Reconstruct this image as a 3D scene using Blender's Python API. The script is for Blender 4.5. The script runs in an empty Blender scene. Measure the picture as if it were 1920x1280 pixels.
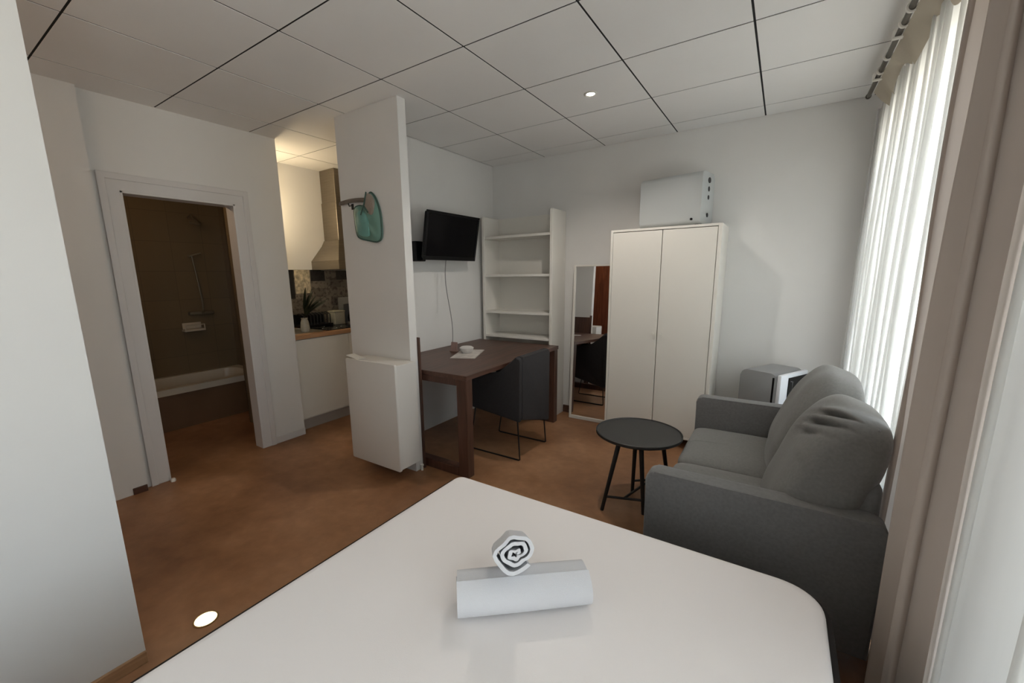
import bpy, bmesh, math, random
from mathutils import Vector, Matrix, noise

random.seed(7)
S = bpy.context.scene
COL = S.collection
PI = math.pi

# ------------------------------------------------------------------ camera
cam_data = bpy.data.cameras.new('camera')
cam = bpy.data.objects.new('camera', cam_data)
COL.objects.link(cam)
S.camera = cam
_f = Vector((-0.553, 0.812, -0.187)).normalized()
_r = Vector((0.828, 0.560, -0.015)).normalized()
_u = _r.cross(_f).normalized()
_r = _f.cross(_u).normalized()
M = Matrix((_r, _u, -_f)).transposed().to_4x4()
M.translation = Vector((-0.387, -4.246, 1.410))
cam.matrix_world = M
cam_data.sensor_fit = 'HORIZONTAL'
cam_data.sensor_width = 36.0
cam_data.lens = 36.0 * 786.6 / 1920.0
cam_data.shift_x = 33.34 / 1920.0
cam_data.shift_y = 25.21 / 1920.0
cam_data.clip_start = 0.02

# ------------------------------------------------------------------ colour management
S.view_settings.view_transform = 'Standard'
S.view_settings.look = 'None'
S.view_settings.gamma = 1.0
S.view_settings.use_curve_mapping = False
S.view_settings.exposure = 0.42

# ------------------------------------------------------------------ world (daylight) and lamps
W = bpy.data.worlds.new('daylight')
S.world = W
W.use_nodes = True
bg = W.node_tree.nodes['Background']
bg.inputs['Strength'].default_value = 5.2
# pale sky above the horizon, sunlit street and facades below it
_nt = W.node_tree
_tc = _nt.nodes.new('ShaderNodeTexCoord')
_sp = _nt.nodes.new('ShaderNodeSeparateXYZ')
_cr = _nt.nodes.new('ShaderNodeValToRGB')
_ma = _nt.nodes.new('ShaderNodeMath')
_ma.operation = 'MULTIPLY_ADD'
_ma.inputs[1].default_value = 0.5
_ma.inputs[2].default_value = 0.5
_nt.links.new(_tc.outputs['Generated'], _sp.inputs[0])
_nt.links.new(_sp.outputs[2], _ma.inputs[0])
_nt.links.new(_ma.outputs[0], _cr.inputs['Fac'])
_cr.color_ramp.elements[0].position = 0.44
_cr.color_ramp.elements[0].color = (1.52, 1.43, 1.31, 1)
_cr.color_ramp.elements[1].position = 0.52
_cr.color_ramp.elements[1].color = (0.85, 0.95, 1.08, 1)
_nt.links.new(_cr.outputs['Color'], bg.inputs['Color'])

WX = 0.16           # inner face of the window wall
ZC = 2.52           # ceiling
WINDOWS = [(-2.36, -0.72, 0.30, 2.22), (-5.30, -3.32, 0.30, 2.22)]   # y0, y1, z0, z1

def add_light(name, kind, loc, energy, color, size=0.1, rot=(0, 0, 0), **kw):
    d = bpy.data.lights.new(name, kind)
    d.energy = energy
    d.color = color
    if kind == 'AREA':
        d.shape = kw.get('shape', 'SQUARE')
        d.size = size
        if 'size_y' in kw:
            d.size_y = kw['size_y']
    elif kind == 'POINT':
        d.shadow_soft_size = size
    elif kind == 'SPOT':
        d.shadow_soft_size = size
        d.spot_size = kw.get('spot', 1.6)
        d.spot_blend = 0.6
    o = bpy.data.objects.new(name, d)
    COL.objects.link(o)
    o.location = loc
    o.rotation_euler = rot
    return o

for (y0, y1, z0, z1) in WINDOWS:
    lo = add_light('window_portal', 'AREA', (WX + 0.27, (y0 + y1) / 2, (z0 + z1) / 2), 1, (1, 1, 1),
                   size=(z1 - z0), rot=(0, PI / 2, 0), shape='RECTANGLE', size_y=(y1 - y0))
    lo.data.cycles.is_portal = True
# warm kitchen lamp (under the kitchen ceiling, behind the partition)
add_light('kitchen_light', 'POINT', (-4.30, -2.12, 2.05), 6.5, (1.0, 0.80, 0.50), size=0.06)
# recessed ceiling spotlight
add_light('spotlight_light', 'SPOT', (-1.495, -1.498, 2.50), 27.0, (1.0, 0.93, 0.84), size=0.03, spot=2.5)
# unseen warm fill added round the left wall's corner to warm the left side
add_light('hall_fill_light', 'POINT', (-3.05, -4.75, 2.30), 5.0, (1.0, 0.74, 0.50), size=0.08)
# weak warm fill added to lift the dark bathroom, not a fitted lamp
add_light('bathroom_fill_light', 'POINT', (-4.45, -3.2, 2.15), 3.4, (1.0, 0.66, 0.36), size=0.08)

# ------------------------------------------------------------------ materials
MATS = {}

def mat(name, color, rough=0.6, metal=0.0, noise_scale=0, noise_amt=0.0, bump=0.0, bump_scale=200.0,
        spec=0.5, sheen=0.0, coat=0.0, stretch=None, color2=None):
    if name in MATS:
        return MATS[name]
    m = bpy.data.materials.new(name)
    m.use_nodes = True
    nt = m.node_tree
    b = nt.nodes['Principled BSDF']
    b.inputs['Base Color'].default_value = (*color, 1)
    b.inputs['Roughness'].default_value = rough
    b.inputs['Metallic'].default_value = metal
    b.inputs['Specular IOR Level'].default_value = spec
    if sheen:
        b.inputs['Sheen Weight'].default_value = sheen
    if coat:
        b.inputs['Coat Weight'].default_value = coat
        b.inputs['Coat Roughness'].default_value = 0.15
    tc = nt.nodes.new('ShaderNodeTexCoord')
    mp = nt.nodes.new('ShaderNodeMapping')
    nt.links.new(tc.outputs['Object'], mp.inputs['Vector'])
    if stretch:
        mp.inputs['Scale'].default_value = stretch
    if noise_scale:
        n = nt.nodes.new('ShaderNodeTexNoise')
        n.inputs['Scale'].default_value = noise_scale
        n.inputs['Detail'].default_value = 5
        nt.links.new(mp.outputs[0], n.inputs['Vector'])
        cr = nt.nodes.new('ShaderNodeValToRGB')
        cr.color_ramp.elements[0].position = 0.3
        cr.color_ramp.elements[1].position = 0.7
        c2 = color2 or tuple(c * (1 + noise_amt) for c in color)
        c1 = color if color2 else tuple(c * (1 - noise_amt) for c in color)
        cr.color_ramp.elements[0].color = (*c1, 1)
        cr.color_ramp.elements[1].color = (*c2, 1)
        nt.links.new(n.outputs['Fac'], cr.inputs['Fac'])
        nt.links.new(cr.outputs['Color'], b.inputs['Base Color'])
    if bump:
        n2 = nt.nodes.new('ShaderNodeTexNoise')
        n2.inputs['Scale'].default_value = bump_scale
        n2.inputs['Detail'].default_value = 3
        nt.links.new(tc.outputs['Object'], n2.inputs['Vector'])
        bp = nt.nodes.new('ShaderNodeBump')
        bp.inputs['Strength'].default_value = bump
        bp.inputs['Distance'].default_value = 0.002
        nt.links.new(n2.outputs['Fac'], bp.inputs['Height'])
        nt.links.new(bp.outputs['Normal'], b.inputs['Normal'])
    MATS[name] = m
    return m

def emit(name, color, strength):
    m = bpy.data.materials.new(name)
    m.use_nodes = True
    nt = m.node_tree
    b = nt.nodes['Principled BSDF']
    b.inputs['Base Color'].default_value = (*color, 1)
    b.inputs['Emission Color'].default_value = (*color, 1)
    b.inputs['Emission Strength'].default_value = strength
    return m

def cloth(name, color, trans, transl, weave=900.0):
    """woven cloth: diffuse + translucent, with a share of open weave that lets light straight through"""
    m = bpy.data.materials.new(name)
    m.use_nodes = True
    nt = m.node_tree
    nt.nodes.clear()
    out = nt.nodes.new('ShaderNodeOutputMaterial')
    d = nt.nodes.new('ShaderNodeBsdfDiffuse')
    t = nt.nodes.new('ShaderNodeBsdfTranslucent')
    tr = nt.nodes.new('ShaderNodeBsdfTransparent')
    m1 = nt.nodes.new('ShaderNodeMixShader')
    m2 = nt.nodes.new('ShaderNodeMixShader')
    tc = nt.nodes.new('ShaderNodeTexCoord')
    n = nt.nodes.new('ShaderNodeTexNoise')
    n.inputs['Scale'].default_value = 6
    mp = nt.nodes.new('ShaderNodeMapping')
    mp.inputs['Scale'].default_value = (1, 6, 0.3)
    nt.links.new(tc.outputs['Object'], mp.inputs[0])
    nt.links.new(mp.outputs[0], n.inputs['Vector'])
    cr = nt.nodes.new('ShaderNodeValToRGB')
    cr.color_ramp.elements[0].color = (*[c * 0.93 for c in color], 1)
    cr.color_ramp.elements[1].color = (*color, 1)
    nt.links.new(n.outputs['Fac'], cr.inputs['Fac'])
    for s in (d, t):
        nt.links.new(cr.outputs['Color'], s.inputs['Color'])
    m1.inputs[0].default_value = transl
    nt.links.new(d.outputs[0], m1.inputs[1])
    nt.links.new(t.outputs[0], m1.inputs[2])
    m2.inputs[0].default_value = trans
    nt.links.new(m1.outputs[0], m2.inputs[1])
    nt.links.new(tr.outputs[0], m2.inputs[2])
    nt.links.new(m2.outputs[0], out.inputs['Surface'])
    return m

def floor_material():
    m = bpy.data.materials.new('floor_resin')
    m.use_nodes = True
    nt = m.node_tree
    b = nt.nodes['Principled BSDF']
    tc = nt.nodes.new('ShaderNodeTexCoord')
    n = nt.nodes.new('ShaderNodeTexNoise')
    n.inputs['Scale'].default_value = 1.5
    n.inputs['Detail'].default_value = 7
    n.inputs['Roughness'].default_value = 0.6
    nt.links.new(tc.outputs['Object'], n.inputs['Vector'])
    cr = nt.nodes.new('ShaderNodeValToRGB')
    e = cr.color_ramp.elements
    e[0].position = 0.32
    e[0].color = (0.195, 0.090, 0.043, 1)
    e[1].position = 0.72
    e[1].color = (0.43, 0.235, 0.13, 1)
    x = e.new(0.5)
    x.color = (0.305, 0.153, 0.076, 1)
    nt.links.new(n.outputs['Fac'], cr.inputs['Fac'])
    n3 = nt.nodes.new('ShaderNodeTexNoise')
    n3.inputs['Scale'].default_value = 14
    n3.inputs['Detail'].default_value = 6
    nt.links.new(tc.outputs['Object'], n3.inputs['Vector'])
    mx = nt.nodes.new('ShaderNodeMix')
    mx.data_type = 'RGBA'
    mx.blend_type = 'OVERLAY'
    mx.inputs[0].default_value = 0.25
    nt.links.new(cr.outputs['Color'], mx.inputs[6])
    nt.links.new(n3.outputs['Fac'], mx.inputs[7])
    nt.links.new(mx.outputs[2], b.inputs['Base Color'])
    b.inputs['Roughness'].default_value = 0.42
    b.inputs['Specular IOR Level'].default_value = 0.3
    n2 = nt.nodes.new('ShaderNodeTexNoise')
    n2.inputs['Scale'].default_value = 60
    nt.links.new(tc.outputs['Object'], n2.inputs['Vector'])
    bp = nt.nodes.new('ShaderNodeBump')
    bp.inputs['Strength'].default_value = 0.05
    nt.links.new(n2.outputs['Fac'], bp.inputs['Height'])
    nt.links.new(bp.outputs['Normal'], b.inputs['Normal'])
    return m

def wood(name, c1, c2, rough=0.4, axis='y', scale=3.0):
    m = bpy.data.materials.new(name)
    m.use_nodes = True
    nt = m.node_tree
    b = nt.nodes['Principled BSDF']
    tc = nt.nodes.new('ShaderNodeTexCoord')
    mp = nt.nodes.new('ShaderNodeMapping')
    sc = {'x': (0.6, 9, 9), 'y': (9, 0.6, 9), 'z': (9, 9, 0.6)}[axis]
    mp.inputs['Scale'].default_value = sc
    nt.links.new(tc.outputs['Object'], mp.inputs[0])
    n = nt.nodes.new('ShaderNodeTexNoise')
    n.inputs['Scale'].default_value = scale
    n.inputs['Detail'].default_value = 8
    n.inputs['Distortion'].default_value = 1.2
    nt.links.new(mp.outputs[0], n.inputs['Vector'])
    cr = nt.nodes.new('ShaderNodeValToRGB')
    cr.color_ramp.elements[0].position = 0.35
    cr.color_ramp.elements[0].color = (*c1, 1)
    cr.color_ramp.elements[1].position = 0.68
    cr.color_ramp.elements[1].color = (*c2, 1)
    nt.links.new(n.outputs['Fac'], cr.inputs['Fac'])
    nt.links.new(cr.outputs['Color'], b.inputs['Base Color'])
    b.inputs['Roughness'].default_value = rough
    return m

def tile_material(name, c1, c2, mortar, w, h, rough=0.3):
    """tiles on a wall that faces x or y: brick pattern laid over (x+y, z)"""
    m = bpy.data.materials.new(name)
    m.use_nodes = True
    nt = m.node_tree
    b = nt.nodes['Principled BSDF']
    tc = nt.nodes.new('ShaderNodeTexCoord')
    sp = nt.nodes.new('ShaderNodeSeparateXYZ')
    nt.links.new(tc.outputs['Object'], sp.inputs[0])
    ad = nt.nodes.new('ShaderNodeMath')
    nt.links.new(sp.outputs[0], ad.inputs[0])
    nt.links.new(sp.outputs[1], ad.inputs[1])
    cb = nt.nodes.new('ShaderNodeCombineXYZ')
    nt.links.new(ad.outputs[0], cb.inputs[0])
    nt.links.new(sp.outputs[2], cb.inputs[1])
    br = nt.nodes.new('ShaderNodeTexBrick')
    br.offset = 0.0
    br.inputs['Color1'].default_value = (*c1, 1)
    br.inputs['Color2'].default_value = (*c2, 1)
    br.inputs['Mortar'].default_value = (*mortar, 1)
    br.inputs['Scale'].default_value = 1.0
    br.inputs['Mortar Size'].default_value = 0.002
    br.inputs['Brick Width'].default_value = w
    br.inputs['Row Height'].default_value = h
    nt.links.new(cb.outputs[0], br.inputs['Vector'])
    nt.links.new(br.outputs['Color'], b.inputs['Base Color'])
    b.inputs['Roughness'].default_value = rough
    return m

def collage_material():
    """kitchen splashback: newspaper-like print of dark and pale squares with fine scribble lines"""
    m = bpy.data.materials.new('collage_tiles')
    m.use_nodes = True
    nt = m.node_tree
    b = nt.nodes['Principled BSDF']
    tc = nt.nodes.new('ShaderNodeTexCoord')
    sp = nt.nodes.new('ShaderNodeSeparateXYZ')
    nt.links.new(tc.outputs['Object'], sp.inputs[0])
    cb = nt.nodes.new('ShaderNodeCombineXYZ')
    nt.links.new(sp.outputs[1], cb.inputs[0])
    nt.links.new(sp.outputs[2], cb.inputs[1])
    br = nt.nodes.new('ShaderNodeTexBrick')
    br.offset = 0.35
    br.inputs['Color1'].default_value = (0.24, 0.205, 0.165, 1)
    br.inputs['Color2'].default_value = (0.13, 0.108, 0.09, 1)
    br.inputs['Mortar'].default_value = (0.25, 0.21, 0.17, 1)
    br.inputs['Mortar Size'].default_value = 0.0012
    br.inputs['Brick Width'].default_value = 0.15
    br.inputs['Row Height'].default_value = 0.10
    br.inputs['Scale'].default_value = 1.0
    nt.links.new(cb.outputs[0], br.inputs['Vector'])
    n = nt.nodes.new('ShaderNodeTexNoise')
    n.inputs['Scale'].default_value = 26
    n.inputs['Detail'].default_value = 4
    nt.links.new(cb.outputs[0], n.inputs['Vector'])
    cr = nt.nodes.new('ShaderNodeValToRGB')
    cr.color_ramp.elements[0].position = 0.40
    cr.color_ramp.elements[0].color = (0.25, 0.22, 0.2, 1)
    cr.color_ramp.elements[1].position = 0.50
    cr.color_ramp.elements[1].color = (1, 1, 1, 1)
    nt.links.new(n.outputs['Fac'], cr.inputs['Fac'])
    mx = nt.nodes.new('ShaderNodeMix')
    mx.data_type = 'RGBA'
    mx.blend_type = 'MULTIPLY'
    mx.inputs[0].default_value = 0.7
    nt.links.new(br.outputs['Color'], mx.inputs[6])
    nt.links.new(cr.outputs['Color'], mx.inputs[7])
    nt.links.new(mx.outputs[2], b.inputs['Base Color'])
    b.inputs['Roughness'].default_value = 0.3
    return m

def glass_material():
    m = bpy.data.materials.new('window_glass')
    m.use_nodes = True
    nt = m.node_tree
    nt.nodes.clear()
    out = nt.nodes.new('ShaderNodeOutputMaterial')
    t = nt.nodes.new('ShaderNodeBsdfTransparent')
    t.inputs[0].default_value = (0.96, 0.98, 0.97, 1)
    g = nt.nodes.new('ShaderNodeBsdfGlossy')
    g.inputs['Roughness'].default_value = 0.02
    mx = nt.nodes.new('ShaderNodeMixShader')
    mx.inputs[0].default_value = 0.05
    nt.links.new(t.outputs[0], mx.inputs[1])
    nt.links.new(g.outputs[0], mx.inputs[2])
    nt.links.new(mx.outputs[0], out.inputs[0])
    return m

WALL = mat('wall_paint', (0.70, 0.685, 0.665), 0.75, noise_scale=3, noise_amt=0.015, bump=0.05, bump_scale=120)
CEIL = mat('ceiling_tile', (0.84, 0.825, 0.81), 0.85, noise_scale=2, noise_amt=0.02, bump=0.08, bump_scale=300)
DARKGAP = mat('dark_gap', (0.012, 0.012, 0.012), 0.9)
FLOOR = floor_material()
TRIM = mat('white_trim', (0.62, 0.60, 0.59), 0.45)
WHITE = mat('white_laminate', (0.74, 0.71, 0.655), 0.38, noise_scale=2, noise_amt=0.01)
WHITEP = mat('white_plastic', (0.46, 0.48, 0.48), 0.4)
WHITEM = mat('white_enamel', (0.66, 0.635, 0.60), 0.35)
BLACK = mat('black_plastic', (0.005, 0.005, 0.006), 0.4, spec=0.25)
SCREEN = mat('tv_screen', (0.003, 0.003, 0.004), 0.22, spec=0.15)
BLACKMET = mat('black_metal', (0.010, 0.010, 0.011), 0.5)
TABLETOP = mat('anthracite_top', (0.021, 0.021, 0.021), 0.5)
STEEL = mat('brushed_steel', (0.55, 0.52, 0.47), 0.35, metal=1.0, noise_scale=5, noise_amt=0.08, stretch=(1, 1, 30))
CHROME = mat('chrome', (0.7, 0.7, 0.7), 0.15, metal=1.0)
HOODSTEEL = mat('hood_steel', (0.30, 0.26, 0.21), 0.38, metal=1.0, noise_scale=5, noise_amt=0.08, stretch=(1, 1, 30))
DARKSTEEL = mat('dark_steel_rod', (0.05, 0.048, 0.045), 0.35, metal=0.8)
ROD = mat('curtain_rod_metal', (0.10, 0.088, 0.072), 0.4, metal=0.6)
SOFA = mat('grey_upholstery', (0.170, 0.165, 0.158), 0.95, noise_scale=90, noise_amt=0.10, bump=0.35, bump_scale=900, sheen=0.25)
SOFA2 = mat('grey_upholstery_side', (0.160, 0.157, 0.157), 0.95, noise_scale=90, noise_amt=0.10, bump=0.35, bump_scale=900, sheen=0.2)
CHAIRF = mat('charcoal_fabric', (0.030, 0.028, 0.030), 0.95, noise_scale=80, noise_amt=0.12, bump=0.3, bump_scale=800)
SHEET = mat('bed_sheet', (0.88, 0.84, 0.83), 0.9, noise_scale=1.2, noise_amt=0.012, bump=0.15, bump_scale=700)
BEDBASE = mat('bed_base_fabric', (0.012, 0.009, 0.008), 0.9, bump=0.2, bump_scale=500)
TOWEL = mat('towel_terry', (0.73, 0.735, 0.77), 0.95, bump=0.7, bump_scale=900, sheen=0.2)
MIRROR = mat('mirror_silver', (0.86, 0.86, 0.85), 0.015, metal=1.0)
TEAL = mat('teal_fabric', (0.14, 0.27, 0.225), 0.6, noise_scale=6, noise_amt=0.12, bump=0.2, bump_scale=300)
TEALPIPE = mat('teal_piping', (0.055, 0.11, 0.09), 0.7)
BEIGE = mat('beige_lining', (0.30, 0.25, 0.21), 0.85, noise_scale=20, noise_amt=0.1)
WOODT = wood('walnut_wood', (0.062, 0.029, 0.019), (0.115, 0.053, 0.035), 0.42, 'y')
WOODTZ = wood('walnut_wood_upright', (0.062, 0.029, 0.019), (0.115, 0.053, 0.035), 0.42, 'z')
OAK = wood('oak_edge', (0.36, 0.19, 0.095), (0.48, 0.27, 0.14), 0.45, 'y')
OAKB = wood('oak_skirting', (0.30, 0.165, 0.085), (0.44, 0.26, 0.14), 0.4, 'y')
REDWOOD = wood('reddish_door_wood', (0.14, 0.04, 0.018), (0.26, 0.08, 0.035), 0.4, 'z')
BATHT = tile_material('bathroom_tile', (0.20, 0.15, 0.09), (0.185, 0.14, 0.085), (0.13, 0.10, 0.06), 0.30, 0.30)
COLLAGE = collage_material()
GLASS = glass_material()
SHEER = cloth('sheer_cloth', (0.85, 0.845, 0.83), 0.09, 0.52)
SHEER_NEAR = cloth('sheer_cloth_near', (0.80, 0.79, 0.77), 0.09, 0.46)
DRAPE = cloth('drape_cloth', (0.60, 0.525, 0.475), 0.0, 0.12)

# ------------------------------------------------------------------ mesh helpers
def bm_new():
    return bmesh.new()

def box(bm, lo, hi, bev=0.0, seg=2):
    x0, y0, z0 = lo
    x1, y1, z1 = hi
    vs = [bm.verts.new(p) for p in ((x0, y0, z0), (x1, y0, z0), (x1, y1, z0), (x0, y1, z0),
                                    (x0, y0, z1), (x1, y0, z1), (x1, y1, z1), (x0, y1, z1))]
    fs = [bm.faces.new([vs[i] for i in q]) for q in
          ((0, 3, 2, 1), (4, 5, 6, 7), (0, 1, 5, 4), (1, 2, 6, 5), (2, 3, 7, 6), (3, 0, 4, 7))]
    if bev > 0:
        es = list({e for f in fs for e in f.edges})
        bmesh.ops.bevel(bm, geom=es, offset=bev, segments=seg, profile=0.5, affect='EDGES')
    return vs

def obox(bm, c, size, R, bev=0.0, seg=2):
    """oriented box: centre, size, 3x3 rotation"""
    b2 = bmesh.new()
    box(b2, [-s / 2 for s in size], [s / 2 for s in size], bev, seg)
    b2.transform(Matrix.Translation(Vector(c)) @ R.to_4x4())
    merge(bm, b2)

def merge(bm, b2):
    me = bpy.data.meshes.new('tmp')
    b2.to_mesh(me)
    b2.free()
    bm.from_mesh(me)
    bpy.data.meshes.remove(me)

def tube(bm, pts, r, n=10, cap=True, r_list=None):
    pts = [Vector(p) for p in pts]
    rings = []
    up = Vector((0, 0, 1))
    prev = None
    for i, p in enumerate(pts):
        if i == 0:
            t = pts[1] - pts[0]
        elif i == len(pts) - 1:
            t = pts[-1] - pts[-2]
        else:
            t = (pts[i + 1] - pts[i]).normalized() + (pts[i] - pts[i - 1]).normalized()
        t.normalize()
        a = prev if prev is not None else (up if abs(t.z) < 0.95 else Vector((1, 0, 0)))
        u = (a - t * a.dot(t))
        if u.length < 1e-4:
            u = Vector((1, 0, 0)) - t * t.x
        u.normalize()
        v = t.cross(u)
        prev = u
        rr = r_list[i] if r_list else r
        rings.append([bm.verts.new(p + u * rr * math.cos(2 * PI * k / n) + v * rr * math.sin(2 * PI * k / n)) for k in range(n)])
    for a, b in zip(rings, rings[1:]):
        for k in range(n):
            bm.faces.new((a[k], a[(k + 1) % n], b[(k + 1) % n], b[k]))
    if cap:
        bm.faces.new(list(reversed(rings[0])))
        bm.faces.new(rings[-1])

def lathe(bm, prof, c=(0, 0, 0), n=32, R=None):
    """profile [(r,z)] round z at c"""
    rings = []
    c = Vector(c)
    for r, z in prof:
        if r < 1e-6:
            v = Vector((0, 0, z))
            rings.append([bm.verts.new(c + (R @ v if R else v))])
        else:
            ring = []
            for k in range(n):
                v = Vector((r * math.cos(2 * PI * k / n), r * math.sin(2 * PI * k / n), z))
                ring.append(bm.verts.new(c + (R @ v if R else v)))
            rings.append(ring)
    for a, b in zip(rings, rings[1:]):
        if len(a) == 1 and len(b) == 1:
            continue
        for k in range(n):
            k2 = (k + 1) % n
            if len(a) == 1:
                bm.faces.new((a[0], b[k2], b[k]))
            elif len(b) == 1:
                bm.faces.new((a[k], a[k2], b[0]))
            else:
                bm.faces.new((a[k], a[k2], b[k2], b[k]))

def prism(bm, outline, z0, z1, fn=None, bev=0.0):
    """outline [(a,b)] extruded from z0 to z1; fn maps (a,b,z) to xyz"""
    fn = fn or (lambda a, b, z: (a, b, z))
    lo = [bm.verts.new(fn(a, b, z0)) for a, b in outline]
    hi = [bm.verts.new(fn(a, b, z1)) for a, b in outline]
    n = len(outline)
    f0 = bm.faces.new(list(reversed(lo)))
    f1 = bm.faces.new(hi)
    for k in range(n):
        bm.faces.new((lo[k], lo[(k + 1) % n], hi[(k + 1) % n], hi[k]))
    if bev:
        es = list(f0.edges) + list(f1.edges)
        bmesh.ops.bevel(bm, geom=es, offset=bev, segments=2, profile=0.5, affect='EDGES')

def grid_surface(bm, P, closed_u=False):
    """P[i][j] points -> quads"""
    vs = [[bm.verts.new(p) for p in row] for row in P]
    for i in range(len(vs) - 1):
        for j in range(len(vs[0]) - 1):
            bm.faces.new((vs[i][j], vs[i + 1][j], vs[i + 1][j + 1], vs[i][j + 1]))
    return vs

def link(name, bm, material, root=None, inv=None, smooth=False, angle=0.6):
    bmesh.ops.recalc_face_normals(bm, faces=bm.faces)
    if inv is not None:
        bm.transform(inv)
    me = bpy.data.meshes.new(name)
    bm.to_mesh(me)
    bm.free()
    me.materials.append(material)
    if smooth:
        for p in me.polygons:
            p.use_smooth = True
        if angle is not None:
            try:
                me.set_sharp_from_angle(angle=angle)
            except Exception:
                pass
    o = bpy.data.objects.new(name, me)
    COL.objects.link(o)
    if root is not None:
        o.parent = root
    return o

class Thing:
    """an Empty at the thing's base; parts are built in world coordinates and brought to its frame"""
    def __init__(self, name, label, cat, loc=(0, 0, 0), rz=0.0, group=None):
        self.o = bpy.data.objects.new(name, None)
        self.o.empty_display_size = 0.1
        COL.objects.link(self.o)
        self.o.location = loc
        self.o.rotation_euler = (0, 0, rz)
        self.o['label'] = label
        self.o['category'] = cat
        if group:
            self.o['group'] = group
        self.inv = (Matrix.Translation(Vector(loc)) @ Matrix.Rotation(rz, 4, 'Z')).inverted()
        self.m = self.inv.inverted()

    def part(self, name, bm, material, parent=None, smooth=False, angle=0.6, label=None, local=False):
        p = link(name, bm, material, parent or self.o, None if local else self.inv, smooth, angle)
        if label:
            p['label'] = label
        return p

def single(name, bm, material, label, cat, base, smooth=False, angle=0.6, group=None):
    inv = Matrix.Translation(Vector(base)).inverted()
    o = link(name, bm, material, None, inv, smooth, angle)
    o.location = base
    o['label'] = label
    o['category'] = cat
    if group:
        o['group'] = group
    return o

def struct(name, bm, material, parent=None, smooth=False):
    o = link(name, bm, material, parent, None, smooth)
    if parent is None:
        o['kind'] = 'structure'
    return o

def sbox(name, lo, hi, material, parent=None, bev=0.0):
    b = bm_new()
    box(b, lo, hi, bev)
    return struct(name, b, material, parent)

# ------------------------------------------------------------------ room shell
YB = -0.37      # back wall
YR = -5.60      # wall behind the camera
sbox('floor', (-6.0, YR - 0.2, -0.10), (WX + 0.35, YB + 0.15, 0.0), FLOOR)
sbox('wall_back', (-4.70, YB, 0.0), (WX + 0.30, YB + 0.14, ZC + 0.25), WALL)

# ceiling: 60 cm tiles hung in a grid, dark joints between them
b = bm_new()
g = 0.005
for i in range(-1, 12):
    for j in range(0, 11):
        xa, xb = -0.6 * (i + 1), -0.6 * i
        ya, yb = -0.6 * (j + 1), -0.6 * j
        xa, xb = max(xa, -6.0), min(xb, WX)
        ya, yb = max(ya, YR), min(yb, YB)
        if xb - xa < 0.02 or yb - ya < 0.02:
            continue
        box(b, (xa + g, ya + g, ZC), (xb - g, yb - g, ZC + 0.003))
ceil = struct('ceiling', b, CEIL)
b = bm_new()
box(b, (-6.0, YR, ZC + 0.0025), (WX + 0.30, YB, ZC + 0.10))
struct('ceiling_joint_backing', b, DARKGAP, ceil)

# window wall with two openings
b = bm_new()
ys = [YR] + [v for w in sorted(WINDOWS) for v in (w[0], w[1])] + [YB]
box(b, (WX, YR, 0), (WX + 0.25, YB, WINDOWS[0][2]))
box(b, (WX, YR, WINDOWS[0][3]), (WX + 0.25, YB, ZC + 0.25))
for k in range(0, len(ys), 2):
    box(b, (WX, ys[k], WINDOWS[0][2]), (WX + 0.25, ys[k + 1], WINDOWS[0][3]))
struct('wall_right', b, WALL)

for n, (y0, y1, z0, z1) in enumerate(WINDOWS):
    b = bm_new()
    xf0, xf1 = WX + 0.10, WX + 0.16
    t = 0.055
    ym = (y0 + y1) / 2
    box(b, (xf0, y0, z0), (xf1, y0 + t, z1), 0.004)
    box(b, (xf0, y1 - t, z0), (xf1, y1, z1), 0.004)
    box(b, (xf0, y0 + t, z0), (xf1, y1 - t, z0 + t), 0.004)
    box(b, (xf0, y0 + t, z1 - t), (xf1, y1 - t, z1), 0.004)
    box(b, (xf0, ym - 0.045, z0 + t), (xf1, ym + 0.045, z1 - t), 0.004)
    w = struct('window_%d' % (n + 1), b, TRIM)
    b = bm_new()
    box(b, (xf0 + 0.025, y0 + t, z0 + t), (xf0 + 0.031, ym - 0.045, z1 - t))
    box(b, (xf0 + 0.025, ym + 0.045, z0 + t), (xf0 + 0.031, y1 - t, z1 - t))
    struct('window_pane', b, GLASS, w)
    b = bm_new()
    box(b, (xf1 - 0.02, y0 - 0.02, z0 - 0.03), (WX + 0.29, y1 + 0.02, z0), 0.004)
    struct('window_sill', b, TRIM, w)

# walls around the kitchen, the TV nook and the bathroom
sbox('wall_nook', (-3.12, -2.13, 0), (-3.015, YB, ZC + 0.1), WALL)
sbox('wall_partition', (-3.12, -2.20, 0), (-2.488, -2.13, ZC + 0.1), WALL)

XL = -3.90
DY0, DY1, DZ = -3.262, -2.572, 1.972
b = bm_new()
box(b, (XL - 0.10, -3.39, 0), (XL, DY0, ZC + 0.1))
box(b, (XL - 0.10, DY1, 0), (XL, -2.20, ZC + 0.1))
box(b, (XL - 0.10, DY0, DZ), (XL, DY1, ZC + 0.1))
struct('wall_bathroom', b, WALL)
sbox('wall_entry', (XL - 0.10, YR, 0), (XL + 0.045, -3.39, ZC + 0.1), WALL)
sbox('wall_left', (-2.36, YR, 0), (-2.245, -3.88, ZC + 0.1), WALL)
sbox('wall_rear', (-2.245, YR - 0.12, 0), (WX + 0.25, YR, ZC + 0.1), WALL)
sbox('baseboard_left', (-2.245, YR, 0), (-2.231, -3.88, 0.045), OAKB, bev=0.003)
sbox('wall_kitchen_back', (-4.67, -2.20, 0), (-4.57, YB, ZC + 0.1), WALL)
sbox('wall_kitchen_side', (-4.67, -2.30, 0), (XL - 0.10, -2.20, ZC + 0.1), WALL)
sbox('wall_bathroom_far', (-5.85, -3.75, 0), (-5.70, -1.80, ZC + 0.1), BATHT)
sbox('wall_bathroom_right', (-5.70, -1.90, 0), (-4.67, -1.80, ZC + 0.1), BATHT)
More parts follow.
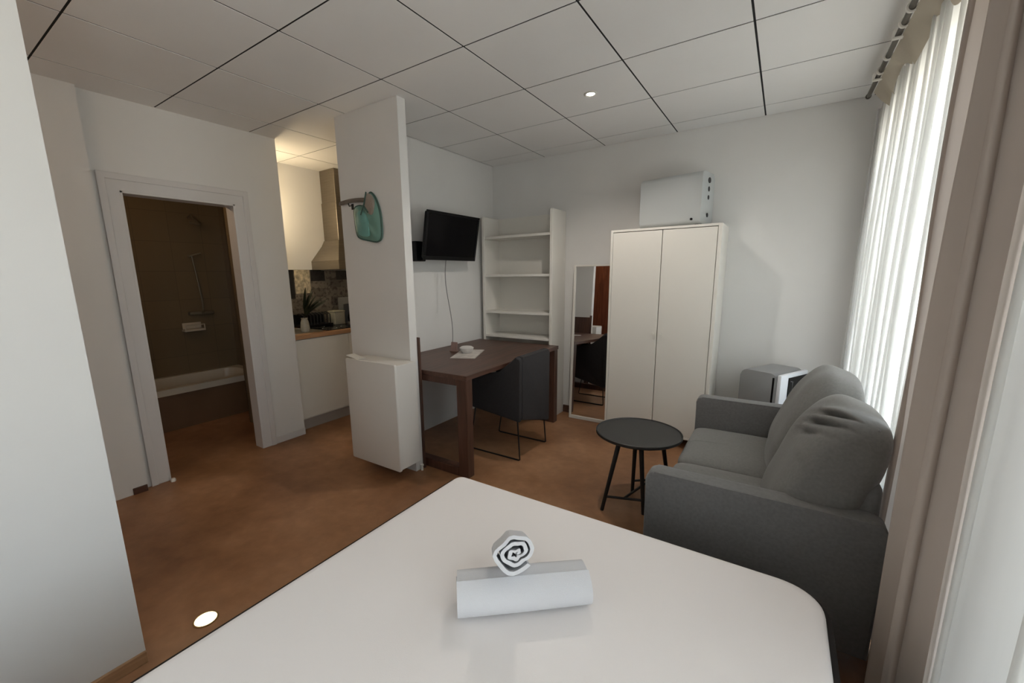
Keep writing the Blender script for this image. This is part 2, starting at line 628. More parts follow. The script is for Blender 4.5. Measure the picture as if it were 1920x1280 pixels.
sbox('wall_bathroom_left', (-5.70, -3.85, 0), (XL - 0.10, -3.75, ZC + 0.1), BATHT)
b = bm_new()
box(b, (-4.68, -2.31, 0), (-4.67, -1.90, ZC + 0.1))
box(b, (-4.68, -2.31, 0), (-4.0, -2.30, ZC + 0.1))
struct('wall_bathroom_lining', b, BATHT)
# entrance at the end of the short hall (seen only in the mirror)
sbox('wall_entrance', (XL - 0.10, -5.72, 0), (-2.245, -5.60, ZC + 0.1), WALL)
b = bm_new()
box(b, (-3.80, -5.60, 0.005), (-2.95, -5.555, 2.05), 0.004)
d2 = struct('door_2', b, REDWOOD)
b = bm_new()
tube(b, [(-3.03, -5.555, 1.02), (-3.03, -5.50, 1.02), (-3.13, -5.50, 1.02)], 0.009)
struct('door_handle', b, CHROME, d2, True)

# bathroom door frame: jamb lining and stepped architrave
b = bm_new()
for (ya, yb) in ((DY0 - 0.002, DY0 + 0.018), (DY1 - 0.018, DY1 + 0.002)):
    box(b, (XL - 0.105, ya, 0), (XL + 0.012, yb, DZ), 0.002)
box(b, (XL - 0.105, DY0, DZ - 0.018), (XL + 0.012, DY1, DZ), 0.002)
AW = 0.095
def arch(b, d0, w0, w1, x1):
    box(b, (XL, DY0 - w1, 0), (x1, DY0 - w0 + 0.006, DZ + w1), 0.003)
    box(b, (XL, DY1 + w0 - 0.006, 0), (x1, DY1 + w1, DZ + w1), 0.003)
    box(b, (XL, DY0 - w0, DZ + w0 - 0.006), (x1, DY1 + w0, DZ + w1), 0.003)
arch(b, 0, 0.0, AW, XL + 0.013)
arch(b, 0, AW - 0.03, AW + 0.003, XL + 0.020)
struct('door_1', b, TRIM)

# white skirting on the wall right of the bathroom door
sbox('baseboard_bathroom', (XL, DY1 + AW + 0.004, 0), (XL + 0.011, -2.20, 0.062), TRIM, bev=0.003)
# loose end of brown skirting left of the door
sbox('baseboard_entry', (XL + 0.045, -3.47, 0), (XL + 0.056, -3.392, 0.045), WOODT, bev=0.002)

sbox('baseboard_back', (-2.163, YB - 0.012, 0), (-2.03, YB, 0.075), WOODT, bev=0.002)

# parapet of the balcony outside the windows
BAL = mat('balcony_plaster', (0.70, 0.62, 0.50), 0.8, noise_scale=4, noise_amt=0.05)
b = bm_new()
box(b, (1.75, -6.6, -0.6), (1.90, 0.6, 0.30))
box(b, (WX + 0.26, -6.6, -0.7), (1.90, 0.6, -0.6))
struct('trim_balcony', b, BAL)

# door stop
t = Thing('door_stop', 'small white round door stop on the floor at the foot of the bathroom door frame', 'door stop',
          (-3.855, -3.245, 0))
b = bm_new()
lathe(b, [(0, 0), (0.016, 0), (0.017, 0.012), (0.012, 0.022), (0, 0.025)], (-3.855, -3.245, 0), 20)
t.part('cap', b, WHITE, smooth=True)
# ------------------------------------------------------------------ curtains
def fold_noise(s, seed):
    return noise.noise(Vector((s * 2.3, seed * 7.1, 0)))

def curtain_sheet(bm, y0, y1, z0, z1, x0, pitch, amp, seed, dense=18, thick=0.0, top_amp=0.8, sharp=0.0, gather=0.0, rows=14, over=0.0):
    """cloth hanging in folds between y0 and y1: the fold phase wanders, amplitude grows downwards"""
    L = abs(y1 - y0)
    n = int(L / pitch * dense)
    P = []
    for i in range(n + 1):
        s = i / n
        d = s * L
        ph = 2 * PI * d / pitch + 2.1 * fold_noise(d / pitch * 0.55, seed) + seed
        row = []
        for k in range(rows + 1):
            f = k / rows
            z = z1 + (z0 - z1) * f
            a = amp * (top_amp + (1 - top_amp) * min(1, f * 3)) * (0.75 + 0.5 * abs(fold_noise(d * 1.7 + 5, seed)))
            w = math.sin(ph + 0.35 * fold_noise(f * 1.5 + d, seed + 3))
            w = math.copysign(abs(w) ** (1 - sharp), w)
            xc = x0(y0 + (y1 - y0) * s) if callable(x0) else x0
            x = xc + a * w + 0.012 * fold_noise(d * 3 + f, seed + 9)
            y = y0 + (y1 - y0) * s + 0.30 * a * math.cos(ph) - over * pitch * math.sin(2 * ph) + gather * math.sin(f * PI) * (s - 0.5)
            row.append((x, y, z))
        P.append(row)
    grid_surface(bm, P)

RZ = 2.425
RX = -0.064
t = Thing('curtain_rod', 'dark thin curtain rod on white brackets under the ceiling along the windows', 'curtain rod', (RX, -3.0, RZ))
b = bm_new()
tube(b, [(RX, -0.70, RZ), (RX, -5.3, RZ)], 0.011, 14)
t.part('rod', b, ROD, smooth=True)
b = bm_new()
lathe(b, [(0, -0.01), (0.014, -0.01), (0.014, 0.004), (0.010, 0.012), (0, 0.014)], (RX, -0.70, RZ), 14,
      Matrix.Rotation(-PI / 2, 3, 'X'))
t.part('finial', b, ROD, smooth=True)
for yb_ in (-1.02, -1.52, -2.9, -4.4):
    b = bm_new()
    box(b, (RX - 0.020, yb_ - 0.012, RZ - 0.02), (RX + 0.020, yb_ + 0.012, RZ - 0.012), 0.002)
    box(b, (RX + 0.014, yb_ - 0.012, RZ - 0.02), (RX + 0.022, yb_ + 0.012, RZ + 0.012), 0.002)
    box(b, (RX - 0.022, yb_ - 0.012, RZ - 0.02), (RX - 0.014, yb_ + 0.012, RZ + 0.018), 0.002)
    box(b, (RX + 0.02, yb_ - 0.010, RZ - 0.018), (WX, yb_ + 0.010, RZ - 0.006), 0.002)
    box(b, (WX - 0.008, yb_ - 0.025, RZ - 0.05), (WX, yb_ + 0.025, RZ + 0.03), 0.002)
    t.part('bracket', b, WHITE)

HEAD = cloth('header_cloth', (0.60, 0.54, 0.45), 0.0, 0.35)
def curtain(name, label, y0, y1, x0, pitch, amp, seed, material, ztop=2.385, z0=0.03, **kw):
    t = Thing(name, label, 'curtain', (0.0, (y0 + y1) / 2, z0))
    b = bm_new()
    curtain_sheet(b, y0, y1, z0, ztop, x0, pitch, amp, seed, **kw)
    t.part('cloth', b, material, smooth=True, angle=None)
    return t

c1 = curtain('sheer_curtain', 'long white sheer curtain glowing with daylight behind the grey sofa',
             -0.43, -2.27, 0.026, 0.135, 0.030, 1.3, SHEER, ztop=2.395, dense=26, sharp=0.1, over=0.20)
# header band of the sheer, looped over the rod and sagging
b = bm_new()
P = []
for i in range(90):
    s = i / 89
    y = -0.80 - 1.55 * s
    row = []
    for k in range(7):
        f = k / 6
        dep = 0.075 + 0.045 * math.sin(s * 17) + 0.02 * math.sin(s * 41)
        x = RX + 0.012 + (0.070 + 0.02 * math.sin(s * 23)) * f ** 0.8
        z = RZ - 0.012 - dep * f - 0.010 * math.sin(PI * f)
        row.append((x, y + 0.012 * math.sin(s * 60 + f * 3), z))
    P.append(row)
grid_surface(b, P)
c1.part('header_band', b, HEAD, smooth=True, angle=None, label='beige gathered header band')
for yy in (-1.10, -1.28, -1.62, -1.75, -2.05):
    b = bm_new()
    lathe(b, [(0.013, -0.006), (0.019, -0.006), (0.020, 0.006), (0.013, 0.006), (0.013, -0.006)], (RX, yy, RZ), 18,
          Matrix.Rotation(PI / 2, 3, 'X') @ Matrix.Rotation(0.3, 3, 'Y'))
    c1.part('curtain_ring', b, WHITE, smooth=True)
curtain('drape_curtain', 'thick beige-brown drape gathered in broad folds beside the near end of the sofa',
        -2.27, -3.08, lambda y: 0.030 - 0.062 * min(1, max(0, (-2.57 - y) / 0.16)), 0.205, 0.046, 4.1, DRAPE, ztop=2.41, dense=44, sharp=0.0, gather=0.04, over=0.13)
curtain('sheer_curtain', 'pale sheer curtain at the right edge, nearest the bed, in front of the second window',
        -3.10, -4.55, -0.022, 0.20, 0.036, 2.2, SHEER_NEAR, ztop=2.395, dense=26, over=0.12)

# ------------------------------------------------------------------ bed
def rounded_rect(x0, y0, x1, y1, r, n=8):
    pts = []
    rs = r if isinstance(r, (list, tuple)) else [r] * 4   # corners: (x1,y1),(x0,y1),(x0,y0),(x1,y0)
    for (cx, cy, a0, rr) in ((x1 - rs[0], y1 - rs[0], 0, rs[0]), (x0 + rs[1], y1 - rs[1], PI / 2, rs[1]),
                             (x0 + rs[2], y0 + rs[2], PI, rs[2]), (x1 - rs[3], y0 + rs[3], 1.5 * PI, rs[3])):
        for k in range(n + 1):
            a = a0 + PI / 2 * k / n
            pts.append((cx + rr * math.cos(a), cy + rr * math.sin(a)))
    return pts

BX0, BX1, BY0, BY1, BZ = -1.555, -0.205, -4.86, -2.835, 0.50
t = Thing('bed', 'double bed with smooth white fitted sheet on a dark base in the foreground', 'bed', (-0.88, -3.85, 0))
b = bm_new()
prism(b, rounded_rect(BX0 - 0.020, BY0, BX1 + 0.014, BY1 + 0.018, [0.11, 0.05, 0.04, 0.04]), 0.12, 0.478, bev=0.01)
t.part('base', b, BEDBASE, smooth=True)
for (lx, ly) in ((BX0 + 0.1, BY1 - 0.12), (BX1 - 0.1, BY1 - 0.12), (BX0 + 0.1, BY0 + 0.1), (BX1 - 0.1, BY0 + 0.1)):
    b = bm_new()
    lathe(b, [(0, 0), (0.024, 0), (0.03, 0.125), (0, 0.125)], (lx, ly, 0), 20)
    t.part('leg', b, BLACKMET, smooth=True)
b = bm_new()
out = rounded_rect(BX0, BY0, BX1, BY1, [0.10, 0.035, 0.05, 0.05], 10)
n = len(out)
cxm, cym = (BX0 + BX1) / 2, (BY0 + BY1) / 2
prof = [(0.0, 0.30), (0.0, BZ - 0.020), (0.004, BZ - 0.008), (0.013, BZ - 0.001), (0.03, BZ + 0.001)]
rings = []
for d, z in prof:
    ring = []
    for (x, y) in out:
        vx, vy = x - cxm, y - cym
        ring.append(b.verts.new((x - math.copysign(min(d, abs(vx)), vx), y - math.copysign(min(d, abs(vy)), vy), z)))
    rings.append(ring)
for a_, b_ in zip(rings, rings[1:]):
    for k in range(n):
        b.faces.new((a_[k], a_[(k + 1) % n], b_[(k + 1) % n], b_[k]))
b.faces.new(list(reversed(rings[0])))
b.faces.new(rings[-1])
t.part('mattress', b, SHEET, smooth=True, angle=1.0)

# ------------------------------------------------------------------ towels on the bed
def spiral_profile(turns, r0, pitch, th, squash=(1, 1), wob=0.0, seed=0, n=26):
    outer, inner = [], []
    N = int(turns * n)
    for i in range(N + 1):
        a = 2 * PI * i / n
        r = r0 + pitch * a / (2 * PI)
        r += wob * noise.noise(Vector((math.cos(a) * 1.3, math.sin(a) * 1.3, seed + i / n * 0.35)))
        ca, sa = math.cos(a), math.sin(a)
        outer.append((r * ca * squash[0], r * sa * squash[1]))
        inner.append(((r - th) * ca * squash[0], (r - th) * sa * squash[1]))
    return outer, inner

def rolled(bm, turns, r0, pitch, th, length, Mx, squash=(1, 1), wob=0.0, seed=0, taper=None, steps=6, a0=0.0):
    o, i_ = spiral_profile(turns, r0, pitch, th, squash, wob, seed)
    loop = o + list(reversed(i_))
    n = len(loop)
    rot = Matrix.Rotation(a0, 2)
    rings = []
    for s in range(steps + 1):
        f = s / steps
        sc = 1.0 if not taper else taper(f)
        e = 0.94 if s in (0, steps) else 1.0
        ring = []
        for k, (u, v) in enumerate(loop):
            q = rot @ Vector((u, v))
            off = 0.004 * noise.noise(Vector((k * 0.07, seed, f * 2)))
            ring.append(bm.verts.new(Mx @ Vector((q.x * sc, (f - 0.5) * length + (off if s in (0, steps) else 0), q.y * sc))))
        rings.append(ring)
    for a_, b_ in zip(rings, rings[1:]):
        for k in range(n):
            bm.faces.new((a_[k], a_[(k + 1) % n], b_[(k + 1) % n], b_[k]))
    m = len(o)
    for ring, rev in ((rings[0], False), (rings[-1], True)):
        for k in range(m - 1):
            q = (ring[k], ring[k + 1], ring[n - 2 - k], ring[n - 1 - k])
            bm.faces.new(q if not rev else tuple(reversed(q)))

# big bath towel lying across the bed
ax = Vector((0.275, 0.235, 0)).normalized()
Lb = 0.365
cb = Vector((-0.912, -3.352, BZ + 0.054))
yaw = math.atan2(ax.y, ax.x) - PI / 2
Mb = Matrix.Translation(cb) @ Matrix.Rotation(yaw, 4, 'Z')
b = bm_new()
rolled(b, 3.25, 0.013, 0.0158, 0.0135, Lb, Mb, squash=(1.16, 0.84), wob=0.005, seed=2, steps=14,
       taper=lambda f: 1.0 + 0.02 * math.sin(f * PI) - 0.03 * f, a0=-0.25)
single('towel', b, TOWEL, 'long white bath towel rolled up and lying across the white bed', 'towel',
       (cb.x, cb.y, BZ), smooth=True, angle=0.9)
# hand towel rolled, leaning on the big one, spiral end towards the camera
fc = Vector((-0.893, -3.418, 0.701))
axis = Vector((0.50, -0.69, 0.46)).normalized()
Ls = 0.155
cs = fc - axis * (Ls / 2)
xax = axis.cross(Vector((0, 0, 1))).normalized()
zax = xax.cross(axis).normalized()
Ms = Matrix((xax, -axis, zax)).transposed().to_4x4()
if Ms.determinant() < 0:
    Ms = Matrix((-xax, -axis, zax)).transposed().to_4x4()
Ms.translation = cs
b = bm_new()
rolled(b, 3.1, 0.006, 0.0160, 0.0098, Ls, Ms, squash=(0.92, 1.08), wob=0.014, seed=5, steps=6, a0=-1.2)
single('towel', b, TOWEL, 'small rolled hand towel standing against the long towel, spiral end showing', 'towel',
       (cs.x, cs.y, BZ), smooth=True, angle=0.9)

# ------------------------------------------------------------------ sofa
def puff(bm, c, size, R=None, e=0.45, nu=48, nv=28, dent=None):
    """superellipsoid cushion"""
    c = Vector(c)
    def sg(v, p):
        return math.copysign(abs(v) ** p, v)
    rows = []
    for i in range(nv + 1):
        ph = -PI / 2 + PI * i / nv
        row = []
        for j in range(nu + 1):
            th = -PI + 2 * PI * j / nu
            ex = e if isinstance(e, tuple) else (e, e)
            p = Vector((sg(math.cos(ph), ex[0]) * sg(math.cos(th), ex[1]) * size[0] / 2,
                        sg(math.cos(ph), ex[0]) * sg(math.sin(th), ex[1]) * size[1] / 2,
                        sg(math.sin(ph), ex[0]) * size[2] / 2))
            if dent:
                p = dent(p)
            if R:
                p = R @ p
            row.append(c + p)
        rows.append(row)
    grid_surface(bm, rows)
    bmesh.ops.remove_doubles(bm, verts=bm.verts, dist=1e-5)

SXF, SXB = -0.785, -0.075
SY0, SY1 = -2.555, -1.215
AZ = 0.605
AT = 0.085
sofa = Thing('sofa', 'grey fabric two-seat sofa with puffy back cushions standing by the window', 'sofa', ((SXF + SXB) / 2, (SY0 + SY1) / 2, 0))

def arm_outline(z0=0.10):
    r = 0.035
    pts = [(SXF, z0)]
    for k in range(7):
        a = PI - PI / 2 * k / 6
        pts.append((SXF + r + r * math.cos(a), AZ - r + r * math.sin(a)))
    for k in range(7):
        a = PI / 2 - PI / 2 * k / 6
        pts.append((SXB + 0.045 - r + r * math.cos(a), AZ + 0.0 - r + r * math.sin(a)))
    pts.append((SXB + 0.045, z0))
    return pts
for (ya, yb, lab) in ((SY0, SY0 + AT, 'near'), (SY1 - AT, SY1, 'far')):
    b = bm_new()
    prism(b, arm_outline(), ya, yb, fn=lambda a, z, y: (a, y, z), bev=0.012)
    sofa.part('armrest', b, SOFA2, smooth=True, angle=0.7)
b = bm_new()
box(b, (SXF + 0.03, SY0 + AT, 0.10), (SXB - 0.03, SY1 - AT, 0.285), 0.01)
sofa.part('base', b, SOFA2, smooth=True)
b = bm_new()
box(b, (SXB - 0.11, SY0 + AT + 0.002, 0.10), (SXB + 0.035, SY1 - AT - 0.002, 0.70), 0.035, 4)
sofa.part('backrest', b, SOFA2, smooth=True)
YM = -1.925
for (ya, yb) in ((SY0 + AT, YM), (YM, SY1 - AT)):
    b = bm_new()
    def dent(p):
        q = p.copy()
        if q.z > 0:
            q.z *= 1 - 0.10 * abs(q.x / 0.28) ** 4 - 0.10 * abs(q.y / 0.3) ** 4
        return q
    puff(b, ((SXF + 0.005 + SXB - 0.10) / 2, (ya + yb) / 2, 0.352), (SXB - 0.10 - SXF - 0.005, yb - ya - 0.004, 0.15),
         e=(0.30, 0.14), dent=dent)
    sofa.part('seat_cushion', b, SOFA, smooth=True, angle=None)

def back_cushion(ya, yb, ztop, seed, wrinkles, slump=0.0, lean=0.0):
    b = bm_new()
    H = 0.60
    Wd = yb - ya + 0.05
    ang = math.radians(21)
    R = Matrix.Rotation(ang, 3, 'Y')
    def dent(p):
        q = p.copy()
        h = (q.z / H + 0.5)             # 0 bottom .. 1 top
        wide = 1.0 - 0.20 * max(0.0, h - 0.5) ** 1.4 * 1.9
        q.y *= wide
        th = 1.0 + 0.16 * math.sin(PI * min(1, h * 1.05)) - 0.25 * max(0, h - 0.75)
        q.x *= th
        # sag and wrinkles on the upper part of the front
        s = -q.x
        if wrinkles and s > -0.02:
            for (h0, y0, wy, dep, sl) in wrinkles:
                hh = h - h0 - sl * (q.y / Wd)
                g = math.exp(-(hh / 0.016) ** 2) * math.exp(-((q.y - y0) / wy) ** 2)
                g2 = math.exp(-((hh - 0.04) / 0.03) ** 2) * math.exp(-((q.y - y0) / wy) ** 2)
                q.x += dep * g - dep * 0.5 * g2
        q.x += 0.012 * noise.noise(Vector((q.y * 5, q.z * 5, seed)))
        q.y += lean * h
        return q
    c = Vector((-0.195 + slump, (ya + yb) / 2, ztop - H / 2 * math.cos(ang) - 0.018))
    puff(b, c, (0.235, Wd, H), R, e=(0.50, 0.60), nu=110, nv=90, dent=dent)
    sofa.part('back_cushion', b, SOFA, smooth=True, angle=None)
back_cushion(YM, SY1 - AT + 0.01, 0.925, 3.0, [], 0.0)
back_cushion(SY0 + AT - 0.01, YM + 0.0, 0.915, 8.0,
             [(0.84, -0.10, 0.10, 0.036, -0.42), (0.76, -0.09, 0.12, 0.042, -0.42), (0.68, -0.07, 0.11, 0.032, -0.40),
              (0.55, -0.18, 0.08, 0.012, -0.1)], 0.0)
for (lx, ly) in ((SXF + 0.06, SY0 + 0.05), (SXB - 0.07, SY0 + 0.05), (SXF + 0.06, SY1 - 0.05), (SXB - 0.07, SY1 - 0.05)):
    b = bm_new()
    lathe(b, [(0, 0), (0.018, 0), (0.024, 0.105), (0, 0.105)], (lx, ly, 0), 16)
    sofa.part('leg', b, BLACKMET, smooth=True)

# ------------------------------------------------------------------ round side table
TC = Vector((-1.035, -1.735, 0))
TR = 0.252
TZ = 0.455
t = Thing('side_table', 'small round black side table with splayed legs in front of the sofa', 'table', TC)
b = bm_new()
lathe(b, [(0, TZ - 0.022), (TR - 0.012, TZ - 0.022), (TR, TZ - 0.014), (TR, TZ), (TR - 0.006, TZ + 0.003),
          (TR - 0.010, TZ - 0.004), (0, TZ - 0.004)], TC, 72)
t.part('tabletop', b, TABLETOP, smooth=True, angle=0.8)
def taper_leg(a, c, r0, r1):
    b = bm_new()
    a, c = Vector(a), Vector(c)
    tube(b, [a, a.lerp(c, 0.5), c], 0, 14, r_list=[r0, (r0 + r1) / 2, r1])
    return b
feet = [(-1.168, -1.965), (-0.945, -1.880), (-1.075, -1.655), (-0.880, -1.500)]
tops = [(-1.105, -1.870), (-0.985, -1.855), (-1.060, -1.690), (-0.930, -1.600)]
for f_, t_ in zip(feet, tops):
    t.part('leg', taper_leg((t_[0], t_[1], TZ - 0.02), (f_[0], f_[1], 0.0), 0.0145, 0.0105), BLACKMET, smooth=True)
def mid(i, z):
    k = z / (TZ - 0.02)
    return (feet[i][0] + (tops[i][0] - feet[i][0]) * k, feet[i][1] + (tops[i][1] - feet[i][1]) * k, z)
for (i, j) in ((0, 1), (2, 3)):
    b = bm_new()
    tube(b, [mid(i, 0.085), mid(j, 0.085)], 0.0075, 10)
    t.part('stretcher', b, BLACKMET, smooth=True)
b = bm_new()
m1 = (Vector(mid(0, 0.085)) + Vector(mid(1, 0.085))) * 0.5
m2 = (Vector(mid(2, 0.085)) + Vector(mid(3, 0.085))) * 0.5
tube(b, [m1.lerp(m2, 0.0), m2], 0.0075, 10)
t.part('stretcher', b, BLACKMET, smooth=True)

# ------------------------------------------------------------------ wardrobe
WX0, WX1, WY0, WY1, WZ0, WZ1 = -1.585, -0.775, -0.765, YB - 0.004, 0.085, 1.752
t = Thing('wardrobe', 'tall white two-door wardrobe standing against the back wall', 'wardrobe', ((WX0 + WX1) / 2, (WY0 + WY1) / 2, 0))
b = bm_new()
tk = 0.018
box(b, (WX0, WY0, WZ0), (WX0 + tk, WY1, WZ1), 0.0015, 1)
box(b, (WX1 - 0.026, WY0, WZ0), (WX1, WY1, WZ1), 0.0015, 1)
box(b, (WX0 + tk, WY0, WZ1 - tk), (WX1 - 0.026, WY1, WZ1), 0.0015, 1)
box(b, (WX0 + tk, WY0 + 0.002, WZ0), (WX1 - 0.026, WY1, WZ0 + tk), 0.0015, 1)
box(b, (WX0 + tk, WY1 - 0.006, WZ0 + tk), (WX1 - 0.026, WY1, WZ1 - tk))
t.part('body', b, WHITE)
xm = (WX0 + WX1) / 2 - 0.002
for k, (xa, xb) in enumerate(((WX0 + tk + 0.002, xm - 0.0025), (xm + 0.0025, WX1 - 0.029))):
    b = bm_new()
    box(b, (xa, WY0 + 0.003, WZ0 + tk + 0.003), (xb, WY0 + 0.020, WZ1 - tk - 0.0045), 0.0015, 1)
    d = t.part('door', b, WHITE)
    b = bm_new()
    xc = xb - 0.028 if k == 0 else xa + 0.028
    lathe(b, [(0, 0), (0.006, 0), (0.006, 0.010), (0.012, 0.014), (0.012, 0.019), (0, 0.021)], (xc, WY0 + 0.003, 0.93), 20,
          Matrix.Rotation(PI / 2, 3, 'X'))
    t.part('knob', b, WHITE, parent=d, smooth=True)
for (lx, ly) in ((WX0 + 0.05, WY0 + 0.06), (WX1 - 0.05, WY0 + 0.06), (WX0 + 0.05, WY1 - 0.05), (WX1 - 0.05, WY1 - 0.05)):
    b = bm_new()
    lathe(b, [(0, 0), (0.02, 0), (0.02, WZ0), (0, WZ0)], (lx, ly, 0), 16)
    t.part('foot', b, WHITE, smooth=True)

# boxy white appliance on the wardrobe, turned a little towards the bed
t = Thing('appliance_box', 'white boxy appliance lying on top of the wardrobe, dark sockets down its side', 'appliance',
          (-0.935, -0.715, WZ1), math.radians(-11))
bw, bd, bh, bz0 = 0.475, 0.25, 0.372, 0.012
b = bm_new()
prism(b, rounded_rect(0.0, bz0, bd, bz0 + bh, 0.035, 6), -bw, 0.0, fn=lambda y, z, x: (x, y, z), bev=0.008)
t.part('case', b, WHITEP, smooth=True, angle=0.7, local=True)
for k, (zz, ry, rz) in enumerate(((0.318, 0.026, 0.020), (0.256, 0.016, 0.018), (0.196, 0.015, 0.016), (0.068, 0.018, 0.016))):
    b = bm_new()
    yy = 0.135
    prism(b, [(yy + ry * math.cos(a), bz0 + zz + rz * math.sin(a)) for a in [2 * PI * q / 20 for q in range(20)]],
          -0.002, 0.003, fn=lambda y, z, x: (x, y, z))
    t.part('socket', b, BLACK, local=True)
b = bm_new()
lathe(b, [(0, 0), (0.009, 0), (0.009, 0.010), (0.005, 0.016), (0, 0.016)], (-0.062, 0.002, bz0 + 0.035), 16,
      Matrix.Rotation(PI / 2, 3, 'X'))
t.part('side_foot', b, BLACK, smooth=True, local=True)
for (fx, fy) in ((-bw + 0.04, 0.05), (-0.04, 0.05), (-bw + 0.04, bd - 0.05), (-0.04, bd - 0.05)):
    b = bm_new()
    lathe(b, [(0, 0), (0.014, 0), (0.014, bz0 + 0.004), (0, bz0 + 0.004)], (fx, fy, 0), 14)
    t.part('rubber_foot', b, BLACK, local=True)

# ------------------------------------------------------------------ mirror leaning at the wardrobe's left
MXa, MXb = -2.035, -1.60
MH = 1.49
t = Thing('standing_mirror', 'narrow full-length mirror with thin white frame leaning between the shelves and wardrobe', 'mirror',
          ((MXa + MXb) / 2, -0.52, 0))
lean = math.atan2(0.06, MH)
Mm = Matrix.Translation(Vector((0, -0.50, 0.0))) @ Matrix.Rotation(-lean, 4, 'X')
b = bm_new()
fw = 0.020
for lo, hi in (((MXa, -0.02, 0), (MXa + fw, 0.005, MH)), ((MXb - fw, -0.02, 0), (MXb, 0.005, MH)),
               ((MXa + fw, -0.02, 0), (MXb - fw, 0.005, fw + 0.012)), ((MXa + fw, -0.02, MH - fw * 0.7), (MXb - fw, 0.005, MH))):
    box(b, lo, hi, 0.002, 1)
b.transform(Mm)
t.part('frame', b, WHITE)
b = bm_new()
box(b, (MXa + fw, -0.010, fw), (MXb - fw, -0.004, MH - fw * 0.7))
b.transform(Mm)
t.part('mirror_glass', b, MIRROR)

# ------------------------------------------------------------------ shelf unit in the corner
HX0, HX1, HY0, HY1, HZ = -2.965, -2.165, -0.655, YB - 0.004, 1.985
t = Thing('bookcase', 'empty tall white open bookcase in the corner behind the desk', 'bookcase', ((HX0 + HX1) / 2, -0.52, 0))
b = bm_new()
box(b, (HX0, HY0, 0), (HX0 + 0.028, HY1, HZ), 0.0015, 1)
box(b, (HX1 - 0.030, HY0, 0), (HX1, HY1, HZ + 0.012), 0.0015, 1)
t.part('side_panel', b, WHITE)
b = bm_new()
box(b, (HX0 + 0.028, HY1 - 0.008, 0.05), (HX1 - 0.030, HY1, HZ))
t.part('back_panel', b, WHITE)
for zz in (0.05, 0.42, 0.80, 1.045, 1.415, 1.79):
    b = bm_new()
    box(b, (HX0 + 0.028, HY0 + (0.012 if zz > 0.9 else 0.003), zz - 0.024), (HX1 - 0.030, HY1 - 0.008, zz), 0.0015, 1)
    t.part('shelf', b, WHITE)
b = bm_new()
box(b, (HX0 + 0.028, HY0 + 0.003, 0), (HX1 - 0.030, HY0 + 0.020, 0.026), 0.001, 1)
t.part('plinth', b, WHITE)

# ------------------------------------------------------------------ desk
KX0, KX1, KY0, KY1, KZ = -3.008, -2.085, -2.092, -0.668, 0.745
t = Thing('desk', 'dark walnut desk on open rectangular end frames under the television', 'table', ((KX0 + KX1) / 2, (KY0 + KY1) / 2, 0))
b = bm_new()
box(b, (KX0, KY0, KZ - 0.034), (KX1, KY1, KZ), 0.004, 2)
t.part('tabletop', b, WOODT)
LW = 0.085
for ya in (KY0 + 0.004, KY1 - 0.004 - 0.07):
    b = bm_new()
    box(b, (KX1 - 0.006 - LW, ya, 0), (KX1 - 0.006, ya + 0.07, KZ - 0.034), 0.004)
    box(b, (KX0 + 0.03, ya, 0), (KX0 + 0.03 + LW, ya + 0.07, KZ - 0.034), 0.004)
    box(b, (KX0 + 0.03 + LW, ya, 0), (KX1 - 0.006 - LW, ya + 0.07, 0.065), 0.004)
    box(b, (KX0 + 0.03 + LW, ya, KZ - 0.034 - 0.045), (KX1 - 0.006 - LW, ya + 0.07, KZ - 0.034), 0.004)
    t.part('leg_frame', b, WOODTZ)

# ------------------------------------------------------------------ tub chair pushed under the desk
t = Thing('armchair', 'charcoal fabric tub chair on black sled legs pushed under the desk side', 'chair', (-2.13, -1.43, 0))
CX0, CX1, CY0, CY1 = -2.42, -1.925, -1.665, -1.195
b = bm_new()
# near and far sides: low arm in front, rising to the back
def side_outline(zb_front, zb_back):
    pts = [(CX0, zb_front), (CX1 - 0.01, zb_back)]
    pts += [(CX1, zb_back + 0.03), (CX1 + 0.005, 0.77)]
    for k in range(5):
        a = k / 4 * PI / 2
        pts.append((CX1 - 0.03 + 0.035 * math.cos(a), 0.78 + 0.03 * math.sin(a)))
    pts += [(-1.965, 0.81), (-2.10, 0.675), (CX1 - 0.28, 0.648), (CX0 + 0.03, 0.64), (CX0, 0.61)]
    return pts
prism(b, side_outline(0.375, 0.315), CY0, CY0 + 0.05, fn=lambda x, z, y: (x, y, z), bev=0.012)
t.part('side_panel', b, CHAIRF, smooth=True)
b = bm_new()
prism(b, side_outline(0.32, 0.20), CY1 - 0.05, CY1, fn=lambda x, z, y: (x, y, z), bev=0.012)
t.part('side_panel', b, CHAIRF, smooth=True)
b = bm_new()
prism(b, [(CY0 + 0.03, 0.33), (CY1 - 0.02, 0.205), (CY1 + 0.005, 0.21), (CY1 + 0.01, 0.79), (CY1 - 0.02, 0.815), (CY0 + 0.04, 0.815), (CY0 + 0.03, 0.79)],
      CX1 - 0.050, CX1 + 0.012, fn=lambda y, z, x: (x, y, z), bev=0.015)
t.part('backrest', b, CHAIRF, smooth=True)
b = bm_new()
box(b, (CX0 - 0.01, CY0 + 0.05, 0.36), (CX1 - 0.055, CY1 - 0.05, 0.46), 0.025, 3)
t.part('seat', b, CHAIRF, smooth=True)
for yy, zt in ((-1.645, 0.335), (-1.215, 0.24)):
    b = bm_new()
    tube(b, [(-1.955, yy, zt), (-1.935, yy, 0.012), (-1.945, yy, 0.006), (-2.395, yy, 0.006), (-2.41, yy, 0.012), (-2.35, yy, 0.36)], 0.006, 10)
    t.part('sled_leg', b, BLACKMET, smooth=True)

